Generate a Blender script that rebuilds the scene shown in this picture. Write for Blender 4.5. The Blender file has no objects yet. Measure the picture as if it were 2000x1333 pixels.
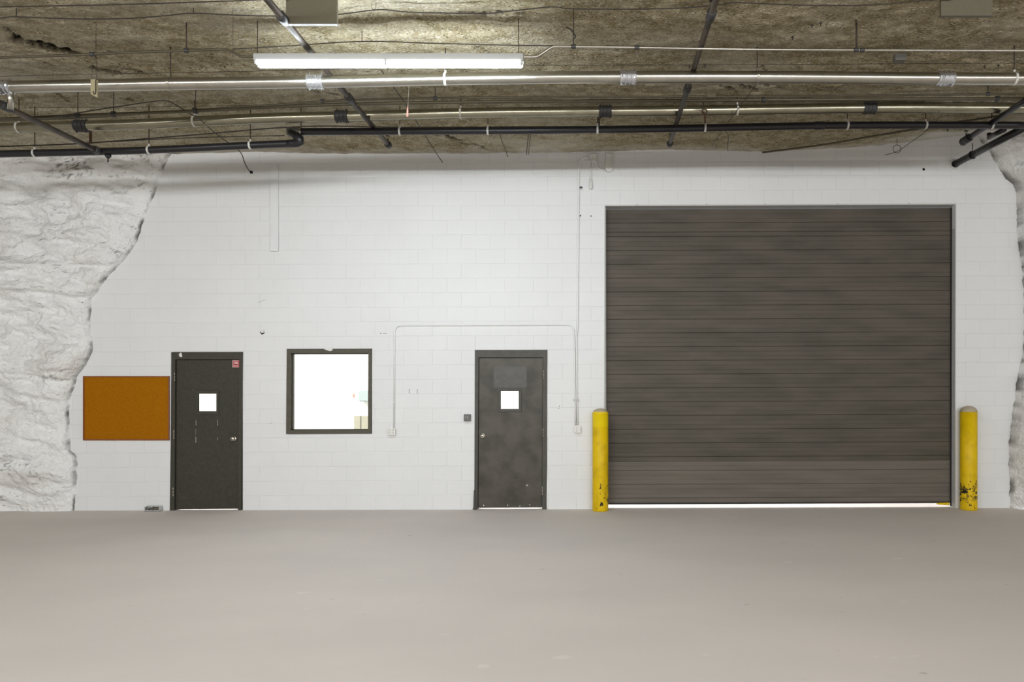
import bpy, bmesh, math, random
from mathutils import Vector, Matrix, noise
random.seed(7)
S = bpy.context.scene
COL = S.collection
PI = math.pi

# ------------------------------------------------------------------ camera
F = 1390.0; VX, VY, H = 1155.0, 759.0, 1.72          # focal length and vanishing point in pixels, eye height
YW = 10.0                                            # distance of the block wall
cam = bpy.data.cameras.new('camera'); co = bpy.data.objects.new('camera', cam); COL.objects.link(co)
co.location = (0, 0, H); co.rotation_euler = (PI/2, 0, 0)
cam.sensor_width = 36; cam.lens = F*36/2000
cam.shift_x = -(VX-1000)/2000; cam.shift_y = (VY-666.5)/2000
cam.clip_end = 200
S.camera = co
# ------------------------------------------------------------------ world, lights, exposure
w = bpy.data.worlds.new('world'); S.world = w; w.use_nodes = True
w.node_tree.nodes['Background'].inputs[0].default_value = (0.93, 0.965, 1.0, 1)
w.node_tree.nodes['Background'].inputs[1].default_value = 0.25
S.view_settings.view_transform = 'Standard'; S.view_settings.look = 'None'
S.view_settings.exposure = 0.12; S.view_settings.gamma = 1; S.view_settings.use_curve_mapping = False

def area(name, loc, sx, sy, power, tilt=0.0, col=(0.985, 0.99, 1.0)):
    l = bpy.data.lights.new(name, 'AREA'); l.shape = 'RECTANGLE'; l.size = sx; l.size_y = sy
    l.energy = power; l.color = col
    o = bpy.data.objects.new(name, l); COL.objects.link(o); o.location = loc
    o.rotation_euler = (tilt, 0, 0)
    return o
# rows of strip lights of the same hall, behind and above the camera
for X in (-8.5, -3.0, 2.5, 8.5):
    area('strip_light_near', (X, 0.5, 4.72), 2.4, 0.15, 64 if X > -8 else 84, math.radians(38))
    area('strip_light_far', (X, -5.0, 4.35), 2.4, 0.15, 155 if X > -8 else 200, math.radians(45))
    area('strip_light_back', (X+1.5, -11.0, 3.9), 2.4, 0.15, 215, math.radians(55))
# lamps of the store room behind the wall
for X in (-6, -1.5, 3):
    area('store_room_light', (X, 12.6, 3.6), 3.2, 2.2, 230, 0, (1, 1, 1))

# ------------------------------------------------------------------ pixel -> world helpers
def W(px, py, Y=YW):
    return Vector(((px-VX)*Y/F, Y, H+(VY-py)*Y/F))
def CZ(px, py, z):
    Y = (z-H)*F/(VY-py)
    return Vector(((px-VX)*Y/F, Y, z))
def floorz(X): return 0.021+0.0029*X
SL = 0.0045

# ------------------------------------------------------------------ materials
def mat(name, col, rough=0.6, metal=0.0, var=0.0, vscale=6.0, bump=0.0, bscale=40.0, col2=None, detail=6,
        stretch=None, spec=None, emit=None, c2lo=0.45, c2hi=0.65):
    m = bpy.data.materials.new(name); m.use_nodes = True
    nt = m.node_tree; n = nt.nodes; L = nt.links
    b = n['Principled BSDF']
    b.inputs['Base Color'].default_value = (*col, 1); b.inputs['Roughness'].default_value = rough
    b.inputs['Metallic'].default_value = metal
    if spec is not None: b.inputs['Specular IOR Level'].default_value = spec
    if emit:
        b.inputs['Emission Color'].default_value = (*emit[0], 1); b.inputs['Emission Strength'].default_value = emit[1]
    geo = n.new('ShaderNodeNewGeometry'); mp = n.new('ShaderNodeMapping')
    L.new(geo.outputs['Position'], mp.inputs['Vector'])
    if stretch: mp.inputs['Scale'].default_value = stretch
    m['mp'] = mp.name
    if col2 is not None or var:
        t = n.new('ShaderNodeTexNoise'); t.inputs['Scale'].default_value = vscale; t.inputs['Detail'].default_value = detail
        L.new(mp.outputs[0], t.inputs['Vector'])
        r = n.new('ShaderNodeMapRange'); r.inputs[1].default_value = c2lo if col2 is not None else 0.3
        r.inputs[2].default_value = c2hi if col2 is not None else 0.7
        L.new(t.outputs[0], r.inputs[0])
        mx = n.new('ShaderNodeMix'); mx.data_type = 'RGBA'
        c2 = col2 if col2 is not None else tuple(max(0, c*(1-var)) for c in col)
        mx.inputs[6].default_value = (*col, 1); mx.inputs[7].default_value = (*c2, 1)
        L.new(r.outputs[0], mx.inputs[0]); L.new(mx.outputs[2], b.inputs['Base Color'])
        m['colnode'] = mx.name
    if bump:
        t2 = n.new('ShaderNodeTexNoise'); t2.inputs['Scale'].default_value = bscale; t2.inputs['Detail'].default_value = 5
        L.new(mp.outputs[0], t2.inputs['Vector'])
        bp = n.new('ShaderNodeBump'); bp.inputs['Strength'].default_value = bump; bp.inputs['Distance'].default_value = 0.01
        L.new(t2.outputs[0], bp.inputs['Height']); L.new(bp.outputs[0], b.inputs['Normal'])
        m['bump'] = bp.name
    return m
def overlay(m, fac_socket_fn, col):
    """mix col over the present base colour with a factor made by fac_socket_fn(nt)"""
    nt = m.node_tree; b = nt.nodes['Principled BSDF']; L = nt.links
    mx = nt.nodes.new('ShaderNodeMix'); mx.data_type = 'RGBA'
    ln = b.inputs['Base Color'].links
    if ln: L.new(ln[0].from_socket, mx.inputs[6])
    else: mx.inputs[6].default_value = b.inputs['Base Color'].default_value
    mx.inputs[7].default_value = (*col, 1)
    L.new(fac_socket_fn(nt), mx.inputs[0]); L.new(mx.outputs[2], b.inputs['Base Color'])
def attr(name):
    def f(nt):
        a = nt.nodes.new('ShaderNodeAttribute'); a.attribute_name = name
        return a.outputs['Fac']
    return f
def speck(scale, lo, hi, stretch=(1, 1, 1), detail=4, amount=1.0, zmask=None):
    def f(nt):
        n = nt.nodes; L = nt.links
        g = n.new('ShaderNodeNewGeometry'); mp = n.new('ShaderNodeMapping'); mp.inputs['Scale'].default_value = stretch
        L.new(g.outputs['Position'], mp.inputs['Vector'])
        t = n.new('ShaderNodeTexNoise'); t.inputs['Scale'].default_value = scale; t.inputs['Detail'].default_value = detail
        L.new(mp.outputs[0], t.inputs['Vector'])
        r = n.new('ShaderNodeMapRange'); r.inputs[1].default_value = lo; r.inputs[2].default_value = hi
        r.inputs[4].default_value = amount
        L.new(t.outputs[0], r.inputs[0])
        out = r.outputs[0]
        if zmask:
            z0, z1, soft = zmask
            sp = n.new('ShaderNodeSeparateXYZ'); L.new(g.outputs['Position'], sp.inputs[0])
            a = n.new('ShaderNodeMapRange'); a.inputs[1].default_value = z0-soft; a.inputs[2].default_value = z0+soft
            bb = n.new('ShaderNodeMapRange'); bb.inputs[1].default_value = z1+soft; bb.inputs[2].default_value = z1-soft
            L.new(sp.outputs[2], a.inputs[0]); L.new(sp.outputs[2], bb.inputs[0])
            m1 = n.new('ShaderNodeMath'); m1.operation = 'MULTIPLY'; L.new(a.outputs[0], m1.inputs[0]); L.new(bb.outputs[0], m1.inputs[1])
            m2 = n.new('ShaderNodeMath'); m2.operation = 'MULTIPLY'; L.new(m1.outputs[0], m2.inputs[0]); L.new(out, m2.inputs[1])
            out = m2.outputs[0]
        return out
    return f

M = {}
M['block'] = mat('painted_block', (0.75, 0.755, 0.75), 0.62, var=0.04, vscale=1.2, bump=0.25, bscale=90)
def objrand(nt):
    n = nt.nodes; L = nt.links
    o = n.new('ShaderNodeObjectInfo'); r = n.new('ShaderNodeMapRange'); r.inputs[4].default_value = 0.05
    L.new(o.outputs['Random'], r.inputs[0]); return r.outputs[0]
overlay(M['block'], objrand, (0.6, 0.6, 0.59))
overlay(M['block'], speck(45, 0.72, 0.78, detail=3, amount=0.35), (0.35, 0.33, 0.30))
M['mortar'] = mat('painted_mortar', (0.68, 0.685, 0.68), 0.7, bump=0.2, bscale=80)
M['rock'] = mat('whitewashed_rock', (0.88, 0.88, 0.865), 0.75, var=0.08, vscale=3, bump=0.9, bscale=16)
M['ceiling'] = mat('mine_roof_rock', (0.41, 0.355, 0.235), 0.95, col2=(0.25, 0.207, 0.115), vscale=9, bump=1.0, bscale=42, spec=0.1,
                   stretch=(0.9, 1.2, 1), c2lo=0.38, c2hi=0.62)
M['floor'] = mat('concrete_floor', (0.625, 0.575, 0.535), 0.8, col2=(0.575, 0.535, 0.50), vscale=0.8, bump=0.03, bscale=30,
                 stretch=(0.6, 1, 1), c2lo=0.35, c2hi=0.65, spec=0.2)
M['door_green'] = mat('dark_olive_door_paint', (0.050, 0.047, 0.033), 0.5, spec=0.25, var=0.25, vscale=30, bump=0.12, bscale=120)
M['door_worn'] = mat('worn_dark_door_paint', (0.082, 0.074, 0.058), 0.42, spec=0.35, col2=(0.046, 0.041, 0.031), vscale=4, bump=0.12, bscale=60,
                     c2lo=0.4, c2hi=0.65)
M['frame_green'] = mat('dark_olive_frame_paint', (0.052, 0.049, 0.035), 0.5, spec=0.3, var=0.2, vscale=20)
M['frame_grey'] = mat('dark_grey_frame_paint', (0.078, 0.073, 0.060), 0.5, spec=0.35, var=0.25, vscale=12, bump=0.1, bscale=50)
M['frame_window'] = mat('taupe_window_frame_paint', (0.095, 0.086, 0.064), 0.55, spec=0.3, var=0.2, vscale=25, bump=0.15, bscale=60)
M['slat'] = mat('brown_shutter_paint', (0.100, 0.083, 0.066), 0.55, spec=0.25, col2=(0.064, 0.058, 0.043), vscale=2.2, bump=0.08, bscale=60,
                stretch=(0.6, 1, 3), c2lo=0.35, c2hi=0.7)
M['slat_low'] = mat('lighter_shutter_paint', (0.145, 0.126, 0.104), 0.55, spec=0.25, col2=(0.115, 0.100, 0.084), vscale=2.2, bump=0.08, bscale=60,
                    stretch=(0.5, 1, 4), c2lo=0.35, c2hi=0.7)  # lighter tone for the lowest slats
M['seam'] = mat('shutter_seam', (0.035, 0.030, 0.024), 0.6)
M['jamb'] = mat('grey_steel_jamb', (0.50, 0.495, 0.48), 0.5, var=0.1, vscale=10)
M['rubber_and_shade'] = mat('black_rubber_and_shade', (0.02, 0.018, 0.016), 0.6)  # also painted as recess shade round the vision lights
M['yellow'] = mat('yellow_bollard_paint', (0.70, 0.47, 0.002), 0.45, spec=0.25, col2=(0.58, 0.38, 0.002), vscale=9, bump=0.1, bscale=30)
M['yellow2'] = mat('yellow_bollard_paint_lighter', (0.72, 0.48, 0.002), 0.45, spec=0.25, col2=(0.62, 0.41, 0.002), vscale=9, bump=0.1, bscale=30)
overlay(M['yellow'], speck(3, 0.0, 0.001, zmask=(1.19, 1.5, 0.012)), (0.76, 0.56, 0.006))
overlay(M['yellow'], speck(14, 0.60, 0.62, (1.4, 1.4, 0.7), 5, zmask=(0.0, 0.42, 0.08)), (0.02, 0.015, 0.008))
overlay(M['yellow2'], speck(13, 0.49, 0.52, (1, 1, 1.5), 6, zmask=(0.20, 0.36, 0.05)), (0.02, 0.015, 0.008))
overlay(M['yellow2'], speck(22, 0.60, 0.62, (1, 1, 1), 4, zmask=(0.06, 0.5, 0.05)), (0.02, 0.015, 0.008))
for k_ in ('yellow', 'yellow2'):
    overlay(M[k_], speck(5, 0.36, 0.44, detail=2, zmask=(1.395, 1.6, 0.01)), (0.42, 0.36, 0.26))
M['cork'] = mat('cork', (0.36, 0.135, 0.004), 0.95, spec=0.05, col2=(0.27, 0.095, 0.003), vscale=110, bump=0.4, bscale=160, detail=3)
M['cork_frame'] = mat('reddish_brown_wood', (0.27, 0.085, 0.020), 0.5, var=0.3, vscale=30, stretch=(1, 1, 4))
M['galv'] = mat('galvanised_pipe', (0.52, 0.50, 0.44), 0.29, metal=1.0, var=0.15, vscale=8)
M['galv_dull'] = mat('dull_galvanised_pipe', (0.38, 0.36, 0.27), 0.26, metal=0.95, var=0.2, vscale=8)
M['coupling'] = mat('shiny_coupling', (0.72, 0.74, 0.78), 0.22, metal=0.9, var=0.2, vscale=60)
M['coupling_dark'] = mat('dark_coupling', (0.05, 0.05, 0.05), 0.5, metal=0.3)
M['black'] = mat('black_pipe_paint', (0.016, 0.015, 0.017), 0.34, var=0.3, vscale=12)
M['brownpipe'] = mat('dirty_brown_pipe', (0.085, 0.068, 0.050), 0.5, metal=0.2, col2=(0.035, 0.028, 0.022), vscale=4)
M['conduit'] = mat('zinc_conduit', (0.12, 0.105, 0.07), 0.45, metal=0.6, var=0.2, vscale=10)
M['wire'] = mat('dark_wire', (0.030, 0.025, 0.018), 0.6)
M['rod'] = mat('rusty_rod', (0.055, 0.040, 0.028), 0.7, var=0.4, vscale=30)
M['rust'] = mat('rusty_iron', (0.16, 0.085, 0.045), 0.8, var=0.5, vscale=40)
M['paintcond'] = mat('white_painted_conduit', (0.76, 0.76, 0.745), 0.5)
M['whitebox'] = mat('white_painted_box', (0.72, 0.715, 0.68), 0.5, var=0.05, vscale=20)
M['housing'] = mat('white_enamel_housing', (0.40, 0.40, 0.39), 0.5)
M['tube'] = mat('fluorescent_tube', (1, 1, 1), 0.4, emit=((0.84, 0.93, 1.0), 112.0))
M['beige'] = mat('beige_metal', (0.135, 0.120, 0.078), 0.7, var=0.12, vscale=30)
M['beige_edge'] = mat('pale_metal_edge', (0.13, 0.12, 0.09), 0.6)
M['greybox'] = mat('grey_metal', (0.13, 0.125, 0.11), 0.5)
M['chrome'] = mat('satin_steel', (0.62, 0.58, 0.50), 0.25, metal=0.95)
M['hinge'] = mat('worn_hinge', (0.36, 0.33, 0.27), 0.4, metal=0.6)
M['whiteclamp'] = mat('pale_clamp', (0.62, 0.61, 0.56), 0.45)
M['dark'] = mat('dark_hole', (0.012, 0.011, 0.010), 0.9)
M['plaster'] = mat('plaster_scrap', (0.72, 0.71, 0.68), 0.7)
M['tag'] = mat('cardboard', (0.42, 0.37, 0.22), 0.8, var=0.15, vscale=60)
M['pink'] = mat('faded_red_plastic', (0.62, 0.30, 0.24), 0.5)
M['red'] = mat('red_sticker', (0.42, 0.006, 0.020), 0.6, spec=0.2)
M['stickerwhite'] = mat('white_print', (0.82, 0.78, 0.76), 0.5)
M['room'] = mat('store_room_paint', (0.85, 0.85, 0.84), 0.7)
M['blue'] = mat('pale_blue_enamel', (0.34, 0.39, 0.40), 0.5)
M['carton'] = mat('pale_cardboard', (0.42, 0.40, 0.32), 0.8)
M['debris'] = mat('dry_leaf_litter', (0.07, 0.05, 0.035), 0.9, col2=(0.50, 0.47, 0.40), vscale=70, c2lo=0.5, c2hi=0.6)
M['plastic'] = mat('cloudy_plastic', (0.55, 0.57, 0.56), 0.25)
def glass(name, rough=0.02):
    m = bpy.data.materials.new(name); m.use_nodes = True; nt = m.node_tree; n = nt.nodes; n.clear()
    o = n.new('ShaderNodeOutputMaterial'); t = n.new('ShaderNodeBsdfTransparent'); g = n.new('ShaderNodeBsdfGlossy')
    g.inputs['Roughness'].default_value = rough; t.inputs[0].default_value = (0.96, 0.98, 0.96, 1)
    fr = n.new('ShaderNodeFresnel'); fr.inputs[0].default_value = 1.45; mx = n.new('ShaderNodeMixShader')
    nt.links.new(fr.outputs[0], mx.inputs[0]); nt.links.new(t.outputs[0], mx.inputs[1]); nt.links.new(g.outputs[0], mx.inputs[2])
    nt.links.new(mx.outputs[0], o.inputs[0]); return m
M['glass'] = glass('clear_glass')

overlay(M['floor'], speck(7, 0.70, 0.73, (0.5, 1, 1), 5, 0.35), (0.72, 0.70, 0.66))
overlay(M['floor'], speck(9, 0.73, 0.76, (0.6, 1.3, 1), 5, 0.5), (0.30, 0.27, 0.23))
# rock colour extras
overlay(M['rock'], speck(2.2, 0.52, 0.70, (0.7, 1, 2.2), 7, 0.15), (0.62, 0.61, 0.58))
overlay(M['rock'], speck(26, 0.68, 0.73, (0.6, 1, 1.4), 4, 0.75), (0.22, 0.20, 0.17))
overlay(M['rock'], attr('stain_tone'), (0.56, 0.52, 0.47))
overlay(M['rock'], attr('crack_shade'), (0.045, 0.040, 0.030))  # shade of cracks and the edge gap, painted into the rock colour
overlay(M['ceiling'], speck(48, 0.54, 0.64, (0.7, 1.2, 1), 6, 0.6), (0.62, 0.59, 0.50))
overlay(M['ceiling'], speck(52, 0.58, 0.66, (0.8, 1.2, 1), 6, 0.85), (0.045, 0.036, 0.022))
overlay(M['ceiling'], speck(1.1, 0.50, 0.75, (0.5, 1.2, 1), 8, 0.5), (0.66, 0.63, 0.54))
overlay(M['ceiling'], attr('paint'), (0.74, 0.72, 0.66))
overlay(M['ceiling'], attr('crack_shade'), (0.012, 0.010, 0.006))  # shade inside the roof crevices, painted into the colour
for k_, f_ in (('rock', 0.05), ('ceiling', 0.03)):
    M[k_].node_tree.nodes[M[k_]['bump']].inputs['Distance'].default_value = f_

# ------------------------------------------------------------------ object helpers
def put(name, me, m=None, parent=None, centre=True):
    if centre and len(me.vertices):
        mn = Vector([min(v.co[i] for v in me.vertices) for i in range(3)])
        mxx = Vector([max(v.co[i] for v in me.vertices) for i in range(3)])
        c = (mn+mxx)/2; me.transform(Matrix.Translation(-c))
    else: c = Vector((0, 0, 0))
    if m is not None: me.materials.append(m)
    o = bpy.data.objects.new(name, me); COL.objects.link(o); o.location = c
    if parent is not None: setparent(o, parent)
    return o
def wloc(o):
    return o.location if o.parent is None else o.location + wloc(o.parent)
def setparent(o, p):
    o.parent = p; o.location = o.location - wloc(p)
def tag(o, label=None, cat=None, group=None, kind=None):
    if label: o['label'] = label
    if cat: o['category'] = cat
    if group: o['group'] = group
    if kind: o['kind'] = kind
    return o
def thing(name, loc, label=None, cat=None, group=None, kind=None):
    o = bpy.data.objects.new(name, None); COL.objects.link(o); o.location = loc
    o.empty_display_size = 0.05
    return tag(o, label, cat, group, kind)
def fin(bm, smooth=False, name='m'):
    me = bpy.data.meshes.new(name); bmesh.ops.recalc_face_normals(bm, faces=bm.faces[:]); bm.to_mesh(me); bm.free()
    if smooth:
        for p in me.polygons: p.use_smooth = True
    return me
def abox(bm, a, b, bev=0.0):
    """axis box between corners"""
    x0, y0, z0 = (min(a[i], b[i]) for i in range(3)); x1, y1, z1 = (max(a[i], b[i]) for i in range(3))
    vs = [bm.verts.new(p) for p in ((x0,y0,z0),(x1,y0,z0),(x1,y1,z0),(x0,y1,z0),(x0,y0,z1),(x1,y0,z1),(x1,y1,z1),(x0,y1,z1))]
    fs = [bm.faces.new([vs[i] for i in f]) for f in ((0,3,2,1),(4,5,6,7),(0,1,5,4),(1,2,6,5),(2,3,7,6),(3,0,4,7))]
    if bev:
        es = {e for f in fs for e in f.edges}
        bmesh.ops.bevel(bm, geom=list(es), offset=bev, segments=2, affect='EDGES', profile=0.5)
def pbox(bm, quad, y0, y1, bev=0.0):
    """prism whose outline is 4+ wall pixels (scaled at YW), from depth y0 (front) to y1"""
    fr = [W(*p) for p in quad]
    a = [bm.verts.new((p.x, y0, p.z)) for p in fr]; b = [bm.verts.new((p.x, y1, p.z)) for p in fr]
    n = len(a); fs = [bm.faces.new(a), bm.faces.new(b[::-1])]
    for i in range(n): fs.append(bm.faces.new((a[i], b[i], b[(i+1) % n], a[(i+1) % n])))
    if bev:
        es = {e for f in fs for e in f.edges}
        bmesh.ops.bevel(bm, geom=list(es), offset=bev, segments=2, affect='EDGES', profile=0.5)
def rect(x0, y0, x1, y1): return [(x0, y0), (x0, y1), (x1, y1), (x1, y0)]
def pobj(name, quad, y0, y1, m, parent=None, bev=0.0):
    bm = bmesh.new(); pbox(bm, quad, y0, y1, bev); return put(name, fin(bm), m, parent)
def tube_bm(bm, pts, r, n=10, cap=True):
    pts = [Vector(p) for p in pts]; rings = []
    rs = r if isinstance(r, (list, tuple)) else [r]*len(pts)
    prev = None
    for i, p in enumerate(pts):
        d = (pts[min(i+1, len(pts)-1)]-pts[max(i-1, 0)]).normalized()
        if prev is None:
            u = d.orthogonal().normalized()
        else:
            u = (prev-d*prev.dot(d)).normalized()
        prev = u; v = d.cross(u)
        rings.append([bm.verts.new(p+(u*math.cos(2*PI*k/n)+v*math.sin(2*PI*k/n))*rs[i]) for k in range(n)])
    for a, b in zip(rings, rings[1:]):
        for k in range(n): bm.faces.new((a[k], a[(k+1) % n], b[(k+1) % n], b[k]))
    if cap:
        bm.faces.new(rings[0][::-1]); bm.faces.new(rings[-1])
def smoothpath(pts, k=6):
    """Catmull-Rom through points"""
    pts = [Vector(p) for p in pts]
    if len(pts) < 3: return pts
    out = []
    P = [pts[0]]+pts+[pts[-1]]
    for i in range(1, len(P)-2):
        for j in range(k):
            t = j/k; a, b, c, d = P[i-1], P[i], P[i+1], P[i+2]
            out.append(0.5*((2*b)+(c-a)*t+(2*a-5*b+4*c-d)*t*t+(3*b-a-3*c+d)*t**3))
    out.append(pts[-1]); return out
def tube(name, pts, r, m, parent=None, n=10, sm=False):
    bm = bmesh.new(); tube_bm(bm, smoothpath(pts) if sm else pts, r, n); return put(name, fin(bm, True), m, parent)
def ring_bm(bm, c, R, r, axis='Y', n=20, k=6, a0=0, a1=2*PI):
    pts = []
    full = abs(a1-a0-2*PI) < 1e-6
    for i in range(n+1):
        a = a0+(a1-a0)*i/n
        if axis == 'Y': pts.append(Vector(c)+Vector((math.cos(a)*R, 0, math.sin(a)*R)))
        elif axis == 'X': pts.append(Vector(c)+Vector((0, math.cos(a)*R, math.sin(a)*R)))
        else: pts.append(Vector(c)+Vector((math.cos(a)*R, math.sin(a)*R, 0)))
    tube_bm(bm, pts, r, k)
def lathe_bm(bm, prof, c, n=24, axis='Z'):
    c = Vector(c); rings = []
    for (r, h) in prof:
        ring = []
        for k in range(n):
            a = 2*PI*k/n
            if axis == 'Z': p = Vector((r*math.cos(a), r*math.sin(a), h))
            elif axis == 'Y': p = Vector((r*math.cos(a), h, r*math.sin(a)))
            else: p = Vector((h, r*math.cos(a), r*math.sin(a)))
            ring.append(bm.verts.new(c+p))
        rings.append(ring)
    for a, b in zip(rings, rings[1:]):
        for k in range(n): bm.faces.new((a[k], a[(k+1) % n], b[(k+1) % n], b[k]))
    bm.faces.new(rings[0]); bm.faces.new(rings[-1])
def fbm(p, o=5, h=1.0): return noise.fractal(p, h, 2.1, o, noise_basis='PERLIN_ORIGINAL')
def interp(tab, x):
    if x <= tab[0][0]: return tab[0][1]
    for (a, b), (c, d) in zip(tab, tab[1:]):
        if x <= c: return b+(d-b)*(x-a)/(c-a)
    return tab[-1][1]
def sstep(a, b, x):
    t = max(0, min(1, (x-a)/(b-a))); return t*t*(3-2*t)

# ------------------------------------------------------------------ floor
bm = bmesh.new()
xs = [-18, -9, 0, 8, 18]; ys = [-16, -4, 0, 6, 10, 17]
g = [[bm.verts.new((x, y, floorz(x))) for x in xs] for y in ys]
for j in range(len(ys)-1):
    for i in range(len(xs)-1): bm.faces.new((g[j][i], g[j][i+1], g[j+1][i+1], g[j+1][i]))
floor = put('floor', fin(bm), M['floor'], centre=False); tag(floor, kind='structure')

# ------------------------------------------------------------------ ceiling
TOP = [(-200, 310), (0, 308), (300, 302), (500, 297), (650, 300), (900, 300), (1100, 298), (1300, 293), (1500, 296), (1640, 290), (1750, 280),
       (1850, 268), (1930, 260), (2000, 250), (2200, 240)]
CRACKS = [((10, 55, 38, 70), 3), ((25, 75, 145, 103), 9), ((75, 93, 160, 108), 7), ((175, 132, 235, 143), 4), ((245, 135, 285, 143), 3),
          ((80, 122, 103, 127), 2), ((230, 192, 262, 197), 3), ((850, 262, 905, 275), 3), ((895, 278, 950, 290), 3),
          ((1408, 168, 1445, 183), 3), ((1440, 165, 1478, 176), 4), ((1485, 163, 1526, 172), 4), ((1483, 122, 1497, 136), 2),
          ((1385, 281, 1400, 290), 2), ((600, 175, 625, 185), 2), ((930, 92, 965, 106), 2), ((1190, 92, 1230, 108), 2),
          ((110, 185, 140, 200), 2), ((205, 98, 222, 102), 2), ((640, 178, 660, 188), 1.5), ((880, 22, 1030, 30), 2)]
def ceil_z(X, Y):
    z = 5.06
    px = VX+X*F/max(Y, 4)
    zt = H+(VY-interp(TOP, VX+X*F/YW))/139.0
    t = sstep(9.0, 10.0, Y)
    z = z*(1-t)+zt*t
    z += 0.030*fbm(Vector((X*0.5, Y*0.9, 1.3)), 4)*(1-t)
    z += 0.018*fbm(Vector((X*1.4, Y*3.2, 7.7)), 5)*(1-0.6*t)
    z += 0.010*fbm(Vector((X*7, Y*12, 3.1)), 3)
    # stepped bedding seams
    s = fbm(Vector((X*0.35+5, Y*1.1, 4.4)), 4)
    z += 0.022*(sstep(-0.02, 0.02, s)-0.5)*(1-t)
    return max(z, 4.99) if Y < 9 else z
def grid_axis(segs):
    out = []
    for a, b, n in segs: out += [a+(b-a)*i/n for i in range(n)]
    out.append(segs[-1][1]); return out
bm = bmesh.new()
lp = bm.verts.layers.float.new('paint'); ld = bm.verts.layers.float.new('crack_shade')
xs = grid_axis([(-18, -9, 20), (-9, 7, 560), (7, 18, 22)]); ys = grid_axis([(-16, 4.5, 30), (4.5, 10.03, 200)])
g = []
for Y in ys:
    row = []
    for X in xs:
        z = ceil_z(X, Y); v = bm.verts.new((X, Y, z)); row.append(v)
        if Y > 4.6:
            px = VX+X*F/Y; py = VY-(z-H)*F/Y
            t = interp(TOP, VX+X*F/YW)
            nn = fbm(Vector((X*2.2, Y*3, 9)), 4)
            p = 0.75*sstep(-10+16*nn, 2+16*nn, py-t+2) * (0.4+0.6*sstep(-.3, .3, nn))
            if px > 1680: p = max(p, sstep(-26, -6, py-t+14*nn)*0.95*sstep(1690, 1860, px+60*nn))
            v[lp] = min(1, p)
            d = 0
            for (a, b, c, e), hw in CRACKS:
                if a-12 < px < c+12:
                    tt = max(0, min(1, (px-a)/(c-a))); yc = b+(e-b)*tt
                    yc += 5*noise.noise(Vector((px*0.06, b*1.7, 0)))
                    wv = hw*0.95*(0.25+abs(noise.noise(Vector((px*0.13, c*0.9, 2))))*2.2)*sstep(a-6, a+5, px)*(1-sstep(c-5, c+6, px))
                    if wv > 0.4: d = max(d, 1-sstep(wv*0.5, wv, abs(py-yc)))
            v[ld] = d
            if d > 0: v.co.z += 0.045*d
    g.append(row)
for j in range(len(ys)-1):
    for i in range(len(xs)-1): bm.faces.new((g[j][i], g[j+1][i], g[j+1][i+1], g[j][i+1]))
me = bpy.data.meshes.new('ceiling'); bm.to_mesh(me); bm.free()
for p in me.polygons: p.use_smooth = True
ceiling = put('ceiling', me, M['ceiling'], centre=False); tag(ceiling, kind='structure')

# ------------------------------------------------------------------ block wall
def V(px, py): return py+SL*(px-1000)          # levelled pixel row: courses run at constant V
def U2P(u, v): return (u, v-SL*(u-1000))
OPEN = [(333.5, 688.5-3.2, 474.0, 1010), (560.5, 680.5, 726.5, 846.5), (927.5, 684, 1068.5, 1010), (1181.5, 403.2, 1865.8, 1010)]
def subtract(rects, o):
    out = []
    for (a, b, c, d) in rects:
        A, B, C_, D = o
        if c <= A or a >= C_ or d <= B or b >= D: out.append((a, b, c, d)); continue
        if a < A: out.append((a, b, A, d))
        if c > C_: out.append((C_, b, c, d))
        a2, c2 = max(a, A), min(c, C_)
        if b < B: out.append((a2, b, c2, B))
        if d > D: out.append((a2, D, c2, d))
    return out
# mortar bed and body of the wall, with real reveals at the openings
bm = bmesh.new()
rects = [(60, 225, 2060, 1003)]
for o in OPEN: rects = subtract(rects, o)
for r in rects:
    q = [U2P(r[0], r[1]), U2P(r[0], r[3]), U2P(r[2], r[3]), U2P(r[2], r[1])]
    pbox(bm, q, YW+0.0028, YW+0.20)
wall = put('wall_back', fin(bm), M['mortar'], centre=False); tag(wall, kind='structure')
BWp, BHp = 56.3, 28.25
def block_mesh(pieces, ox, oy, flush):
    """pieces: rects in levelled px relative to the block origin -> mesh in metres"""
    bm = bmesh.new(); s = 1/139.0
    for (a, b, c, d, gl, gt, gr, gb) in pieces:
        x0, x1 = (a-ox)*s+gl, (c-ox)*s-gr; z1, z0 = -(b-oy)*s-gt, -(d-oy)*s+gb
        if x1-x0 < 0.012 or z1-z0 < 0.012: continue
        e = 0.0028
        fr = [(x0+e, z0+e), (x1-e, z0+e), (x1-e, z1-e), (x0+e, z1-e)]; bk = [(x0, z0), (x1, z0), (x1, z1), (x0, z1)]
        f = [bm.verts.new((x, 0, z)) for x, z in fr]; m1 = [bm.verts.new((x, 0.0028, z)) for x, z in bk]; m2 = [bm.verts.new((x, 0.02, z)) for x, z in bk]
        bm.faces.new(f)
        for i in range(4):
            bm.faces.new((f[i], f[(i+1) % 4], m1[(i+1) % 4], m1[i])); bm.faces.new((m1[i], m1[(i+1) % 4], m2[(i+1) % 4], m2[i]))
    return bm
jt = 0.0020
full = fin(block_mesh([(0, 0, BWp, BHp, jt, jt, jt, jt)], 0, 0, False), name='block'); full.materials.append(M['block'])
stuff = bmesh.new(); nblk = 0
rng = random.Random(3)
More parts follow.
